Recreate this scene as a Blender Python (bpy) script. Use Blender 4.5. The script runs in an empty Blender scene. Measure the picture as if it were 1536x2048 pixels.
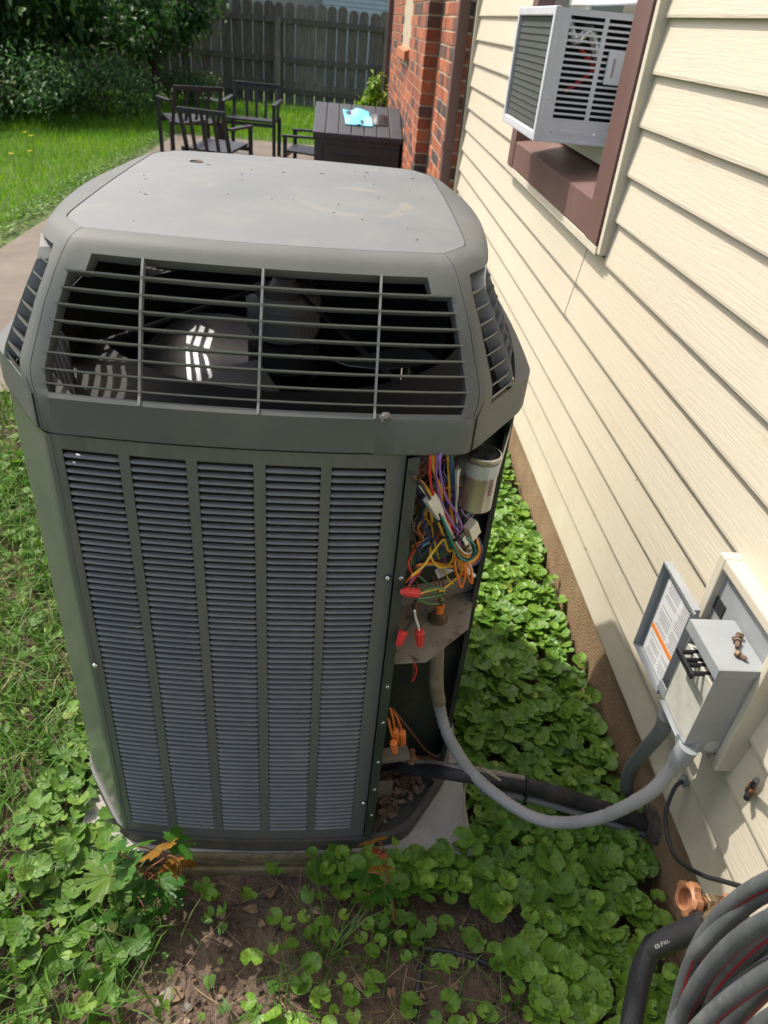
import bpy, bmesh, math, random
import numpy as np
from mathutils import Vector, Matrix
rng = np.random.default_rng(7)
random.seed(7)
scn = bpy.context.scene
COL = scn.collection
# ------------------------------------------------------------------ camera
FPX = 1456.85
X_ = np.array([0.9957, -0.0449, -0.0812])
Y_ = np.array([-0.0414, 0.5626, -0.8257])
RM = np.zeros((3, 3))
def _orth():
    c = np.array([768., 1024.])
    vy = np.array([695., 30.]); vz = np.array([553., 3175.])
    f = math.sqrt(-np.dot(vy - c, vz - c))
    d = lambda v: np.array([(v[0]-c[0])/f, -(v[1]-c[1])/f, -1.]) / np.linalg.norm([(v[0]-c[0])/f, -(v[1]-c[1])/f, -1.])
    Y = d(vy); Z = -d(vz); X = np.cross(Y, Z); X /= np.linalg.norm(X); Y = np.cross(Z, X)
    return f, np.array([X, Y, Z])
FPX, RM = _orth()
CAM = np.array([0., 0., 1.62])
cam_data = bpy.data.cameras.new('camera'); cam = bpy.data.objects.new('camera', cam_data); COL.objects.link(cam)
m4 = Matrix.Identity(4)
for i in range(3):
    for j in range(3): m4[i][j] = RM[i][j]
m4.translation = Vector(CAM)
cam.matrix_world = m4
cam_data.sensor_fit = 'VERTICAL'; cam_data.sensor_height = 9.8; cam_data.sensor_width = 9.8
cam_data.lens = FPX/2048*9.8
cam_data.clip_start = 0.02; cam_data.clip_end = 500
cam_data.dof.use_dof = True; cam_data.dof.focus_distance = 1.25; cam_data.dof.aperture_fstop = 2.2
scn.camera = cam
def ray(p): return RM @ np.array([(p[0]-768.)/FPX, -(p[1]-1024.)/FPX, -1.])
def PX(px, py, x): r = ray((px, py)); return Vector(CAM + r*(x/r[0]))
def PY(px, py, y): r = ray((px, py)); return Vector(CAM + r*(y/r[1]))
def PZ(px, py, z): r = ray((px, py)); return Vector(CAM + r*((z-CAM[2])/r[2]))
# ------------------------------------------------------------------ light
SUN = Vector((1.0, -0.75, -1.8)).normalized()
w = bpy.data.worlds.new('World'); scn.world = w; w.use_nodes = True
nt = w.node_tree; bg = nt.nodes['Background']
sky = nt.nodes.new('ShaderNodeTexSky'); sky.sky_type = 'NISHITA'; sky.sun_disc = False
sky.sun_elevation = math.asin(-SUN.z); sky.sun_rotation = math.atan2(-SUN.x, -SUN.y)
sky.air_density = 1.0; sky.dust_density = 5.0; sky.ozone_density = 0.4
nt.links.new(sky.outputs[0], bg.inputs[0]); bg.inputs[1].default_value = 0.135
sd = bpy.data.lights.new('sun', 'SUN'); sd.energy = 2.9; sd.angle = math.radians(0.6); sd.color = (1.0, 0.955, 0.87)
sun = bpy.data.objects.new('sun', sd); COL.objects.link(sun)
sun.rotation_euler = SUN.to_track_quat('-Z', 'Y').to_euler(); sun.location = (-4, 4, 8)
vs = scn.view_settings; vs.view_transform = 'Standard'; vs.look = 'None'; vs.exposure = 0.8; vs.gamma = 1.0; vs.use_curve_mapping = False
# ------------------------------------------------------------------ object helpers
def parent(o, p):
    if p is None: return
    o.parent = p
    if p.type == 'EMPTY': o.matrix_parent_inverse = Matrix.Translation(-p.location)
def link(o, p=None):
    COL.objects.link(o); parent(o, p); return o
def tag(o, label=None, cat=None, group=None, kind=None):
    if label: o['label'] = label
    if cat: o['category'] = cat
    if group: o['group'] = group
    if kind: o['kind'] = kind
    return o
def thing(name, loc, label, cat, group=None):
    o = bpy.data.objects.new(name, None); o.empty_display_size = .05; COL.objects.link(o); o.location = loc
    return tag(o, label, cat, group)
def inst(src, name, p, loc=None, rot=None, scale=None):
    o = bpy.data.objects.new(name, src if isinstance(src, bpy.types.Mesh) else src.data)
    if loc is not None: o.location = loc
    if rot is not None: o.rotation_euler = rot
    if scale is not None: o.scale = scale
    return link(o, p)
class MB:
    def __init__(s): s.v = []; s.f = []; s.mi = []
    def add(s, vs, fs, mi=0):
        n = len(s.v); s.v += [tuple(v) for v in vs]
        for f in fs: s.f.append(tuple(i+n for i in f)); s.mi.append(mi)
        return s
    def box(s, lo, hi, mi=0, m=None):
        x0, y0, z0 = lo; x1, y1, z1 = hi
        v = [Vector(p) for p in ((x0,y0,z0),(x1,y0,z0),(x1,y1,z0),(x0,y1,z0),(x0,y0,z1),(x1,y0,z1),(x1,y1,z1),(x0,y1,z1))]
        if m is not None: v = [m @ p for p in v]
        return s.add(v, [(0,3,2,1),(4,5,6,7),(0,1,5,4),(1,2,6,5),(2,3,7,6),(3,0,4,7)], mi)
    def bar(s, a, b, wx, wy, up=(0,0,1), mi=0):
        a = Vector(a); b = Vector(b); d = (b-a); L = d.length; d.normalize()
        x = d.cross(Vector(up)); x = x.normalized() if x.length > 1e-4 else Vector((1,0,0)); y = x.cross(d)
        m = Matrix((x, d, y)).transposed().to_4x4(); m.translation = a
        return s.box((-wx/2, 0, -wy/2), (wx/2, L, wy/2), mi, m)
    def tube(s, pts, r, n=8, mi=0, smooth=4, cap=True, closed=False, rf=None, stripe=None):
        P = spline(pts, smooth, closed) if smooth > 1 else [Vector(p) for p in pts]
        k = len(P); rings = []; nrm = None
        for i in range(k):
            if closed: t = P[(i+1) % k]-P[i-1]
            else: t = P[min(i+1, k-1)]-P[max(i-1, 0)]
            t.normalize()
            if nrm is None:
                nrm = t.orthogonal().normalized()
            nrm = (nrm - t*nrm.dot(t))
            nrm = nrm.normalized() if nrm.length > 1e-6 else t.orthogonal().normalized()
            bn = t.cross(nrm)
            rr = r*(rf(i/(k-1)) if rf else 1)
            rings.append([P[i]+(nrm*math.cos(2*math.pi*j/n)+bn*math.sin(2*math.pi*j/n))*rr for j in range(n)])
        v = [p for rg in rings for p in rg]; f = []; mis = []
        for i in range(k if closed else k-1):
            i2 = (i+1) % k
            for j in range(n):
                f.append((i*n+j, i*n+(j+1) % n, i2*n+(j+1) % n, i2*n+j)); mis.append(1 if stripe is not None and j == stripe else mi)
        if cap and not closed:
            f.append(tuple(range(n))[::-1]); mis.append(mi); f.append(tuple((k-1)*n+j for j in range(n))); mis.append(mi)
        b = len(s.v); s.v += [tuple(p) for p in v]; s.f += [tuple(q+b for q in ff) for ff in f]; s.mi += mis
        return s
    def lathe(s, prof, o, axis=(0,0,1), n=16, mi=0, rj=None):
        o = Vector(o); a = Vector(axis).normalized(); x = a.orthogonal().normalized(); y = a.cross(x)
        v = []; f = []
        for (r, h) in prof:
            for j in range(n):
                q = 2*math.pi*j/n; rr = r*(rj(j) if rj else 1)
                v.append(o+a*h+(x*math.cos(q)+y*math.sin(q))*rr)
        for i in range(len(prof)-1):
            for j in range(n): f.append((i*n+j, i*n+(j+1) % n, (i+1)*n+(j+1) % n, (i+1)*n+j))
        f.append(tuple(range(n))[::-1]); f.append(tuple((len(prof)-1)*n+j for j in range(n)))
        return s.add(v, f, mi)
    def prism(s, poly, d, mi=0):
        n = len(poly); d = Vector(d); a = [Vector(p) for p in poly]; b = [p+d for p in a]
        return s.add(a+b, [tuple(range(n))[::-1], tuple(range(n, 2*n))]+[(i, (i+1) % n, n+(i+1) % n, n+i) for i in range(n)], mi)
    def sheet(s, nu, nv, fn, hole=None, mi=0):
        v = [fn(i, j) for j in range(nv) for i in range(nu)]
        f = [(j*nu+i, j*nu+i+1, (j+1)*nu+i+1, (j+1)*nu+i) for j in range(nv-1) for i in range(nu-1) if not (hole and hole(i, j))]
        return s.add(v, f, mi)
    def mesh(s, name, mats, smooth=None, bevel=0, solid=0, weld=False, recalc=True):
        me = bpy.data.meshes.new(name); me.from_pydata(s.v, [], s.f)
        mats = mats if isinstance(mats, (list, tuple)) else [mats]
        for mt in mats: me.materials.append(mt)
        if len(mats) > 1: me.polygons.foreach_set('material_index', s.mi)
        bm = bmesh.new(); bm.from_mesh(me)
        if weld: bmesh.ops.remove_doubles(bm, verts=bm.verts, dist=1e-5)
        if recalc: bmesh.ops.recalc_face_normals(bm, faces=bm.faces)
        if bevel:
            es = [e for e in bm.edges if len(e.link_faces) == 2 and e.calc_face_angle(0) > .6]
            bmesh.ops.bevel(bm, geom=es, offset=bevel, segments=2, profile=.6, affect='EDGES', clamp_overlap=True)
        bm.to_mesh(me); bm.free()
        if smooth:
            me.polygons.foreach_set('use_smooth', [True]*len(me.polygons)); me.set_sharp_from_angle(angle=math.radians(smooth))
            if not recalc:
                cnt_ = {}
                for p in me.polygons:
                    for k in p.edge_keys: cnt_[k] = cnt_.get(k, 0)+1
                for e in me.edges:
                    if cnt_.get(tuple(sorted(e.vertices)), cnt_.get(e.key, 0)) == 1: e.use_edge_sharp = True
        return me
    def build(s, name, mats, p=None, smooth=None, bevel=0, solid=0, soff=-1, weld=False):
        o = bpy.data.objects.new(name, s.mesh(name, mats, smooth, bevel, weld=weld, recalc=not solid))
        if solid:
            md = o.modifiers.new('thick', 'SOLIDIFY'); md.thickness = solid; md.offset = soff
        return link(o, p)
def spline(pts, n, closed=False):
    P = [Vector(p) for p in pts]; k = len(P); out = []
    if k == 2 and not closed: return [P[0].lerp(P[1], i/n) for i in range(n+1)]
    for i in range(k if closed else k-1):
        p1 = P[i]; p2 = P[(i+1) % k]
        p0 = P[i-1] if (closed or i > 0) else p1*2-p2
        p3 = P[(i+2) % k] if (closed or i < k-2) else p2*2-p1
        for j in range(n):
            t = j/n
            out.append(.5*((2*p1)+(p2-p0)*t+(2*p0-5*p1+4*p2-p3)*t*t+(3*p1-p0-3*p2+p3)*t**3))
    if not closed: out.append(P[-1])
    return out
# ------------------------------------------------------------------ materials
def newmat(name):
    m = bpy.data.materials.new(name); m.use_nodes = True
    return m, m.node_tree, m.node_tree.nodes['Principled BSDF']
def N(t, ty, **kw):
    n = t.nodes.new(ty)
    for k, v in kw.items():
        if k.startswith('i_'):
            key = k[2:]; key = int(key) if key.isdigit() else key.replace('_', ' ')
            n.inputs[key].default_value = v
        else: setattr(n, k, v)
    return n
def ramp(t, stops):
    r = t.nodes.new('ShaderNodeValToRGB'); e = r.color_ramp.elements
    while len(e) < len(stops): e.new(.5)
    for q, (p, c) in zip(e, stops): q.position = p; q.color = (c[0], c[1], c[2], 1) if not isinstance(c, (int, float)) else (c, c, c, 1)
    return r
def M(name, c1, c2=None, c3=None, scale=6, detail=5, rough=.6, metal=0, bump=0, bscale=40, stretch=(1,1,1), dirt=None, dscale=3, dlo=.55, dhi=.75, coat=0, spec=.5, rvar=0.1, world=True, objrand=0, bdist=.01):
    m, t, b = newmat(name)
    c2 = c2 or tuple(min(1, x*1.18) for x in c1); c3 = c3 or c2
    src = N(t, 'ShaderNodeNewGeometry').outputs['Position'] if world else N(t, 'ShaderNodeTexCoord').outputs['Object']
    mp = N(t, 'ShaderNodeMapping'); mp.inputs['Scale'].default_value = stretch; t.links.new(src, mp.inputs[0])
    n1 = N(t, 'ShaderNodeTexNoise', i_Scale=scale, i_Detail=detail, i_Roughness=.6); t.links.new(mp.outputs[0], n1.inputs['Vector'])
    r = ramp(t, [(.3, c1), (.52, c2), (.72, c3)]); t.links.new(n1.outputs[0], r.inputs[0])
    col = r.outputs[0]
    if dirt:
        n2 = N(t, 'ShaderNodeTexNoise', i_Scale=dscale, i_Detail=8, i_Roughness=.65); t.links.new(mp.outputs[0], n2.inputs['Vector'])
        r2 = ramp(t, [(dlo, 0), (dhi, 1)]); t.links.new(n2.outputs[0], r2.inputs[0])
        mx = N(t, 'ShaderNodeMixRGB'); t.links.new(r2.outputs[0], mx.inputs[0]); t.links.new(col, mx.inputs[1]); mx.inputs[2].default_value = (*dirt, 1); col = mx.outputs[0]
    if objrand:
        oi = N(t, 'ShaderNodeObjectInfo'); mr = N(t, 'ShaderNodeMapRange'); mr.inputs[3].default_value = 1-objrand; mr.inputs[4].default_value = 1+objrand
        t.links.new(oi.outputs['Random'], mr.inputs[0])
        mx = N(t, 'ShaderNodeMixRGB', blend_type='MULTIPLY'); mx.inputs[0].default_value = 1
        t.links.new(col, mx.inputs[1]); t.links.new(mr.outputs[0], mx.inputs[2]); col = mx.outputs[0]
    t.links.new(col, b.inputs['Base Color'])
    b.inputs['Roughness'].default_value = rough; b.inputs['Metallic'].default_value = metal
    b.inputs['Coat Weight'].default_value = coat; b.inputs['Specular IOR Level'].default_value = spec
    if rvar:
        mr = N(t, 'ShaderNodeMapRange'); mr.inputs[3].default_value = max(.03, rough-rvar); mr.inputs[4].default_value = min(1, rough+rvar)
        t.links.new(n1.outputs[0], mr.inputs[0]); t.links.new(mr.outputs[0], b.inputs['Roughness'])
    if bump:
        n3 = N(t, 'ShaderNodeTexNoise', i_Scale=bscale, i_Detail=4); t.links.new(mp.outputs[0], n3.inputs['Vector'])
        bp = N(t, 'ShaderNodeBump', i_Strength=bump, i_Distance=bdist); t.links.new(n3.outputs[0], bp.inputs['Height']); t.links.new(bp.outputs[0], b.inputs['Normal'])
    return m
def leafmat(name, stops, veins=0, vein_col=(.2,.3,.08), trans=.35, rough=.45, holes=0):
    m, t, b = newmat(name)
    at = N(t, 'ShaderNodeAttribute', attribute_name='rnd'); r = ramp(t, stops); t.links.new(at.outputs['Fac'], r.inputs[0]); col = r.outputs[0]
    if veins:
        a2 = N(t, 'ShaderNodeAttribute', attribute_name='ang'); a3 = N(t, 'ShaderNodeAttribute', attribute_name='rad')
        mu = N(t, 'ShaderNodeMath', operation='MULTIPLY', i_1=veins); t.links.new(a2.outputs['Fac'], mu.inputs[0])
        co = N(t, 'ShaderNodeMath', operation='COSINE'); t.links.new(mu.outputs[0], co.inputs[0])
        ab = N(t, 'ShaderNodeMath', operation='ABSOLUTE'); t.links.new(co.outputs[0], ab.inputs[0])
        pw = N(t, 'ShaderNodeMath', operation='POWER', i_1=30.); t.links.new(ab.outputs[0], pw.inputs[0])
        m2 = N(t, 'ShaderNodeMath', operation='MULTIPLY', i_1=.34); t.links.new(pw.outputs[0], m2.inputs[0])
        mx = N(t, 'ShaderNodeMixRGB'); t.links.new(m2.outputs[0], mx.inputs[0]); t.links.new(col, mx.inputs[1]); mx.inputs[2].default_value = (*vein_col, 1); col = mx.outputs[0]
        inv = N(t, 'ShaderNodeMath', operation='POWER', i_1=2.); t.links.new(a3.outputs['Fac'], inv.inputs[0])
        bp = N(t, 'ShaderNodeBump', i_Strength=.3, i_Distance=.004); t.links.new(pw.outputs[0], bp.inputs['Height']); t.links.new(bp.outputs[0], b.inputs['Normal'])
    n1 = N(t, 'ShaderNodeTexNoise', i_Scale=55., i_Detail=3); g = N(t, 'ShaderNodeNewGeometry'); t.links.new(g.outputs['Position'], n1.inputs['Vector'])
    r2 = ramp(t, [(.3, .72), (.7, 1.2)]); t.links.new(n1.outputs[0], r2.inputs[0])
    mx = N(t, 'ShaderNodeMixRGB', blend_type='MULTIPLY'); mx.inputs[0].default_value = 1; t.links.new(col, mx.inputs[1]); t.links.new(r2.outputs[0], mx.inputs[2]); col = mx.outputs[0]
    t.links.new(col, b.inputs['Base Color']); b.inputs['Roughness'].default_value = rough; b.inputs['Specular IOR Level'].default_value = .35
    tr = N(t, 'ShaderNodeBsdfTranslucent'); hs = N(t, 'ShaderNodeHueSaturation', i_Saturation=1.1, i_Value=1.5); t.links.new(col, hs.inputs['Color']); t.links.new(hs.outputs[0], tr.inputs[0])
    ms = N(t, 'ShaderNodeMixShader'); ms.inputs[0].default_value = trans
    t.links.new(b.outputs[0], ms.inputs[1]); t.links.new(tr.outputs[0], ms.inputs[2]); t.links.new(ms.outputs[0], t.nodes['Material Output'].inputs[0])
    return m
DUST = (.30, .27, .22)
m_hood = M('hood_plastic', (.105,.112,.107), (.122,.128,.122), (.142,.145,.136), scale=5, rough=.55, bump=.16, bscale=520, bdist=.0012, spec=.2, dirt=(.165,.155,.135), dscale=9, dlo=.55, dhi=.95)
m_bar = M('grille_plastic', (.20,.203,.192), (.23,.232,.22), scale=9, rough=.5)
m_panel = M('panel_paint', (.110,.112,.106), (.124,.126,.119), (.136,.137,.128), scale=4, rough=.4, dirt=(.19,.18,.15), dscale=9, dlo=.52, dhi=.9, rvar=.06, stretch=(3,3,.35))
m_corner = M('corner_paint', (.10,.112,.098), (.118,.13,.115), (.135,.14,.125), scale=5, rough=.24, rvar=.08)
m_louver = M('louver_paint', (.155,.158,.158), (.175,.178,.176), (.205,.203,.195), scale=14, rough=.38, dirt=(.2,.19,.17), dscale=22, dlo=.6, dhi=.95)
m_dark = M('dark_inside', (.012,.013,.014), (.02,.02,.02), rough=.8)
m_darkgreen = M('dark_green_steel', (.018,.026,.022), (.028,.036,.030), (.045,.045,.036), scale=8, rough=.45, dirt=(.11,.085,.06), dscale=8, dlo=.55, dhi=.9)
m_post = M('post_paint', (.030,.042,.038), (.040,.053,.048), (.055,.066,.058), scale=7, rough=.4)
m_pan = M('base_pan_steel', (.05,.052,.05), (.07,.07,.066), (.1,.09,.07), rough=.55, dirt=(.15,.11,.07), dscale=7, dlo=.5, dhi=.8)
m_shelf = M('dusty_shelf_steel', (.20,.165,.13), (.26,.215,.17), (.32,.28,.23), scale=14, rough=.8, dirt=(.09,.05,.03), dscale=38, dlo=.55, dhi=.68, bump=.2, bscale=160)
m_steel = M('galvanized_steel', (.36,.39,.42), (.42,.45,.48), (.5,.52,.54), scale=10, rough=.42, metal=.55, dirt=(.35,.27,.17), dscale=9, dlo=.62, dhi=.85)
m_greybox = M('grey_enamel', (.25,.267,.275), (.285,.302,.31), (.33,.342,.345), scale=9, rough=.42, dirt=(.34,.27,.17), dscale=11, dlo=.64, dhi=.85)
m_bright = M('bright_metal', (.6,.6,.6), (.72,.72,.70), scale=20, rough=.28, metal=1)
m_can = M('capacitor_can', (.46,.43,.38), (.54,.51,.46), scale=4, rough=.36, metal=1, stretch=(1,1,.1), bump=.05, bscale=60)
m_rust = M('rust', (.16,.06,.025), (.25,.11,.05), (.33,.19,.1), scale=60, rough=.85, bump=.4, bscale=200)
m_boltrust = M('bolt_rust', (.10,.06,.04), (.15,.10,.07), (.2,.15,.11), scale=90, rough=.8, bump=.3, bscale=300)
m_black = M('black_plastic', (.012,.012,.014), (.02,.02,.022), rough=.45)
m_blackwire = M('black_cable_skin', (.014,.014,.016), (.022,.022,.026), rough=.5)
m_whiteplastic = M('white_nylon', (.62,.58,.48), (.7,.67,.58), rough=.5)
m_pcb = M('circuit_green', (.02,.09,.04), (.03,.13,.06), (.05,.16,.08), scale=60, rough=.4)
m_label = M('paper_label', (.62,.62,.63), (.70,.70,.70), (.74,.74,.73), scale=12, rough=.55, dirt=(.5,.45,.33), dscale=14, dlo=.6, dhi=.85)
m_print = M('label_print', (.2,.2,.22), (.28,.28,.3), rough=.6)
m_orange = M('orange_print', (.75,.20,.03), (.8,.25,.05), rough=.55)
m_redp = M('red_nut', (.62,.025,.03), (.7,.05,.05), rough=.45)
m_orangep = M('orange_nut', (.75,.17,.03), (.8,.22,.05), rough=.5)
m_conduit = M('conduit_grey', (.27,.272,.272), (.32,.32,.318), (.37,.365,.355), scale=12, rough=.5, dirt=(.33,.27,.19), dscale=13, dlo=.62, dhi=.85)
m_conduit2 = M('conduit_dark_grey', (.17,.18,.18), (.2,.21,.21), rough=.55)
m_foam = M('foam_insulation', (.016,.015,.016), (.028,.026,.026), (.06,.055,.05), scale=14, rough=.7, bump=.3, bscale=90, dirt=(.09,.05,.03), dscale=9, dlo=.6, dhi=.8)
m_hose = M('hose_rubber', (.068,.074,.080), (.092,.099,.105), (.125,.13,.13), scale=22, rough=.55, dirt=(.27,.265,.25), dscale=75, dlo=.62, dhi=.8, bump=.1, bscale=200)
m_hosered = M('hose_red', (.24,.014,.022), (.32,.02,.032), rough=.55)
m_copper = M('orange_handle', (.27,.115,.05), (.32,.145,.068), (.37,.185,.095), scale=30, rough=.45, bump=.15, bscale=150)
m_brass = M('old_brass', (.16,.11,.07), (.24,.17,.1), (.35,.27,.17), scale=50, rough=.45, metal=.6)
m_brown = M('brown_trim', (.118,.062,.054), (.138,.075,.066), (.165,.095,.085), scale=5, rough=.5, stretch=(1,1,.2), bump=.08, bscale=60)
m_cream = M('cream_trim', (.51,.465,.365), (.55,.505,.405), (.575,.53,.435), scale=4, rough=.5, dirt=(.42,.30,.16), dscale=10, dlo=.66, dhi=.9)
m_white = M('white_paint', (.68,.68,.68), (.74,.74,.73), rough=.45)
m_conc = M('pale_concrete', (.30,.285,.255), (.355,.338,.305), (.41,.39,.355), scale=12, rough=.85, bump=.3, bscale=150, dirt=(.24,.185,.13), dscale=11, dlo=.55, dhi=.8)
m_oldconc = M('mossy_old_concrete', (.13,.10,.055), (.19,.145,.08), (.25,.20,.12), scale=14, rough=.9, bump=.5, bscale=90, dirt=(.035,.05,.012), dscale=10, dlo=.5, dhi=.7, stretch=(1,1,2.2))
m_path = M('worn_path', (.115,.093,.070), (.150,.122,.094), (.19,.158,.124), scale=2.5, detail=9, rough=.9, bump=.3, bscale=60)
m_found = M('parged_foundation', (.20,.125,.066), (.255,.165,.09), (.31,.215,.125), scale=9, detail=8, rough=.9, bump=.6, bscale=150, dirt=(.36,.28,.18), dscale=26, dlo=.62, dhi=.8)
m_mortar = M('mortar', (.38,.31,.21), (.46,.39,.28), rough=.9, bump=.4, bscale=120)
m_furn = M('black_furniture', (.010,.011,.015), (.014,.015,.020), (.02,.021,.027), rough=.42, scale=8)
m_chest = M('charcoal_resin', (.022,.023,.027), (.028,.029,.034), (.036,.037,.042), rough=.5, bump=.1, bscale=160)
m_blue = M('blue_cloth', (.12,.52,.72), (.18,.62,.82), rough=.6)
m_deadleaf_plain = M('dry_bits', (.13,.12,.10), (.17,.155,.125), (.22,.20,.165), scale=120, rough=.9)
m_stem = M('stem_green', (.10,.14,.03), (.16,.18,.05), (.22,.16,.07), rough=.6)
m_redstem = M('red_stem', (.22,.06,.03), (.28,.1,.05), rough=.6)
m_bark = M('bark', (.04,.03,.022), (.07,.055,.04), (.11,.09,.07), scale=18, rough=.95, bump=.8, bscale=40, stretch=(1,1,.25))
m_straw = leafmat('dry_straw', [(0, (.28,.19,.10)), (.5, (.40,.30,.18)), (1, (.22,.14,.07))], trans=.15, rough=.8)
m_ivy = leafmat('ivy_leaf', [(0, (.085,.185,.024)), (.45, (.140,.275,.032)), (.75, (.195,.33,.040)), (.93, (.25,.37,.045)), (1, (.40,.40,.08))], veins=4.5, vein_col=(.09,.18,.05), trans=.28, rough=.42)
m_weed = leafmat('weed_leaf', [(0, (.055,.135,.018)), (.45, (.11,.215,.030)), (.8, (.18,.28,.042)), (1, (.32,.31,.09))], veins=3.5, vein_col=(.12,.2,.06), trans=.3, rough=.5)
m_maple = leafmat('maple_leaf', [(0, (.03,.105,.015)), (.5, (.05,.145,.02)), (1, (.10,.17,.02))], veins=2.5, vein_col=(.13,.22,.06), trans=.3, rough=.45)
m_mapleor = leafmat('maple_leaf_orange', [(0, (.21,.10,.018)), (.5, (.25,.12,.02)), (1, (.18,.12,.02))], veins=2.5, vein_col=(.3,.2,.05), trans=.3, rough=.45)
m_maplered = leafmat('maple_leaf_red', [(0, (.25,.06,.03)), (1, (.3,.08,.04))], veins=2.5, vein_col=(.3,.1,.05), trans=.3, rough=.45)
m_grass = leafmat('grass_blade', [(0, (.055,.135,.018)), (.5, (.085,.19,.028)), (.85, (.13,.23,.04)), (1, (.26,.24,.11))], trans=.35, rough=.5)
m_lawn = leafmat('lawn_blade', [(0, (.085,.20,.012)), (.5, (.125,.27,.016)), (1, (.20,.34,.03))], trans=.4, rough=.55)
m_tree = leafmat('tree_leaf', [(0, (.020,.060,.018)), (.45, (.042,.105,.026)), (.75, (.085,.17,.04)), (1, (.16,.25,.055))], trans=.25, rough=.5)
m_shrub = leafmat('shrub_leaf', [(0, (.035,.09,.03)), (.5, (.07,.15,.045)), (1, (.15,.25,.075))], trans=.3, rough=.5)
m_vine = leafmat('vine_leaf', [(0, (.10,.21,.015)), (.7, (.16,.28,.02)), (1, (.3,.32,.03))], trans=.35, rough=.5)
m_yellow = leafmat('yellow_petal', [(0, (.7,.45,.02)), (1, (.8,.6,.03))], trans=.2)
m_deadleaf = leafmat('dead_leaf', [(0, (.15,.085,.045)), (.5, (.24,.16,.095)), (1, (.34,.26,.18))], trans=.1, rough=.8)
def glassmat():
    m, t, b = newmat('window_glass'); b.inputs['Base Color'].default_value = (.03,.035,.04,1); b.inputs['Roughness'].default_value = .06; b.inputs['Specular IOR Level'].default_value = .8
    return m
m_glass = glassmat()
def wiremat(nm, c): return M(nm, c, tuple(min(1, x*1.15+.005) for x in c), rough=.42, scale=30, rvar=.05)
def sidingmat():
    m, t, b = newmat('cream_vinyl_siding')
    g = N(t, 'ShaderNodeNewGeometry')
    mp = N(t, 'ShaderNodeMapping'); mp.inputs['Scale'].default_value = (1, .35, 1); t.links.new(g.outputs['Position'], mp.inputs[0])
    n0 = N(t, 'ShaderNodeTexNoise', i_Scale=7., i_Detail=2); t.links.new(mp.outputs[0], n0.inputs['Vector'])
    mm = N(t, 'ShaderNodeMapping'); mm.inputs['Scale'].default_value = (0, 3, 150); t.links.new(g.outputs['Position'], mm.inputs[0])
    va = N(t, 'ShaderNodeVectorMath', operation='MULTIPLY_ADD'); va.inputs[1].default_value = (5, 0, 5)
    t.links.new(n0.outputs['Color'], va.inputs[0]); t.links.new(mm.outputs[0], va.inputs[2])
    n1 = N(t, 'ShaderNodeTexNoise', i_Scale=1.6, i_Detail=3); t.links.new(va.outputs[0], n1.inputs['Vector'])
    r1 = ramp(t, [(.40, 0), (.56, 1)]); t.links.new(n1.outputs[0], r1.inputs[0])
    bp = N(t, 'ShaderNodeBump', i_Strength=.16, i_Distance=.0025); t.links.new(r1.outputs[0], bp.inputs['Height']); t.links.new(bp.outputs[0], b.inputs['Normal'])
    n2 = N(t, 'ShaderNodeTexNoise', i_Scale=2.2, i_Detail=6); t.links.new(mp.outputs[0], n2.inputs['Vector'])
    r2 = ramp(t, [(.3, (.525,.475,.37)), (.55, (.56,.51,.405)), (.75, (.58,.535,.43))]); t.links.new(n2.outputs[0], r2.inputs[0])
    n3 = N(t, 'ShaderNodeTexNoise', i_Scale=16., i_Detail=8); t.links.new(mp.outputs[0], n3.inputs['Vector'])
    r3 = ramp(t, [(.64, 0), (.82, .6)]); t.links.new(n3.outputs[0], r3.inputs[0])
    mx = N(t, 'ShaderNodeMixRGB'); t.links.new(r3.outputs[0], mx.inputs[0]); t.links.new(r2.outputs[0], mx.inputs[1]); mx.inputs[2].default_value = (.46,.34,.19,1)
    sx = N(t, 'ShaderNodeSeparateXYZ'); t.links.new(g.outputs['Position'], sx.inputs[0])
    mh = N(t, 'ShaderNodeMapRange', i_1=.26, i_2=.75, i_3=.40, i_4=0.); t.links.new(sx.outputs['Z'], mh.inputs[0])
    n5 = N(t, 'ShaderNodeTexNoise', i_Scale=5., i_Detail=9, i_Roughness=.7); t.links.new(g.outputs['Position'], n5.inputs['Vector'])
    r5 = ramp(t, [(.40, 0), (.70, 1)]); t.links.new(n5.outputs[0], r5.inputs[0])
    mm5 = N(t, 'ShaderNodeMath', operation='MULTIPLY'); t.links.new(mh.outputs[0], mm5.inputs[0]); t.links.new(r5.outputs[0], mm5.inputs[1])
    mx5 = N(t, 'ShaderNodeMixRGB'); t.links.new(mm5.outputs[0], mx5.inputs[0]); t.links.new(mx.outputs[0], mx5.inputs[1]); mx5.inputs[2].default_value = (.36,.29,.19,1)
    t.links.new(mx5.outputs[0], b.inputs['Base Color']); b.inputs['Roughness'].default_value = .5; b.inputs['Specular IOR Level'].default_value = .35
    return m
m_siding = sidingmat()
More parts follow.
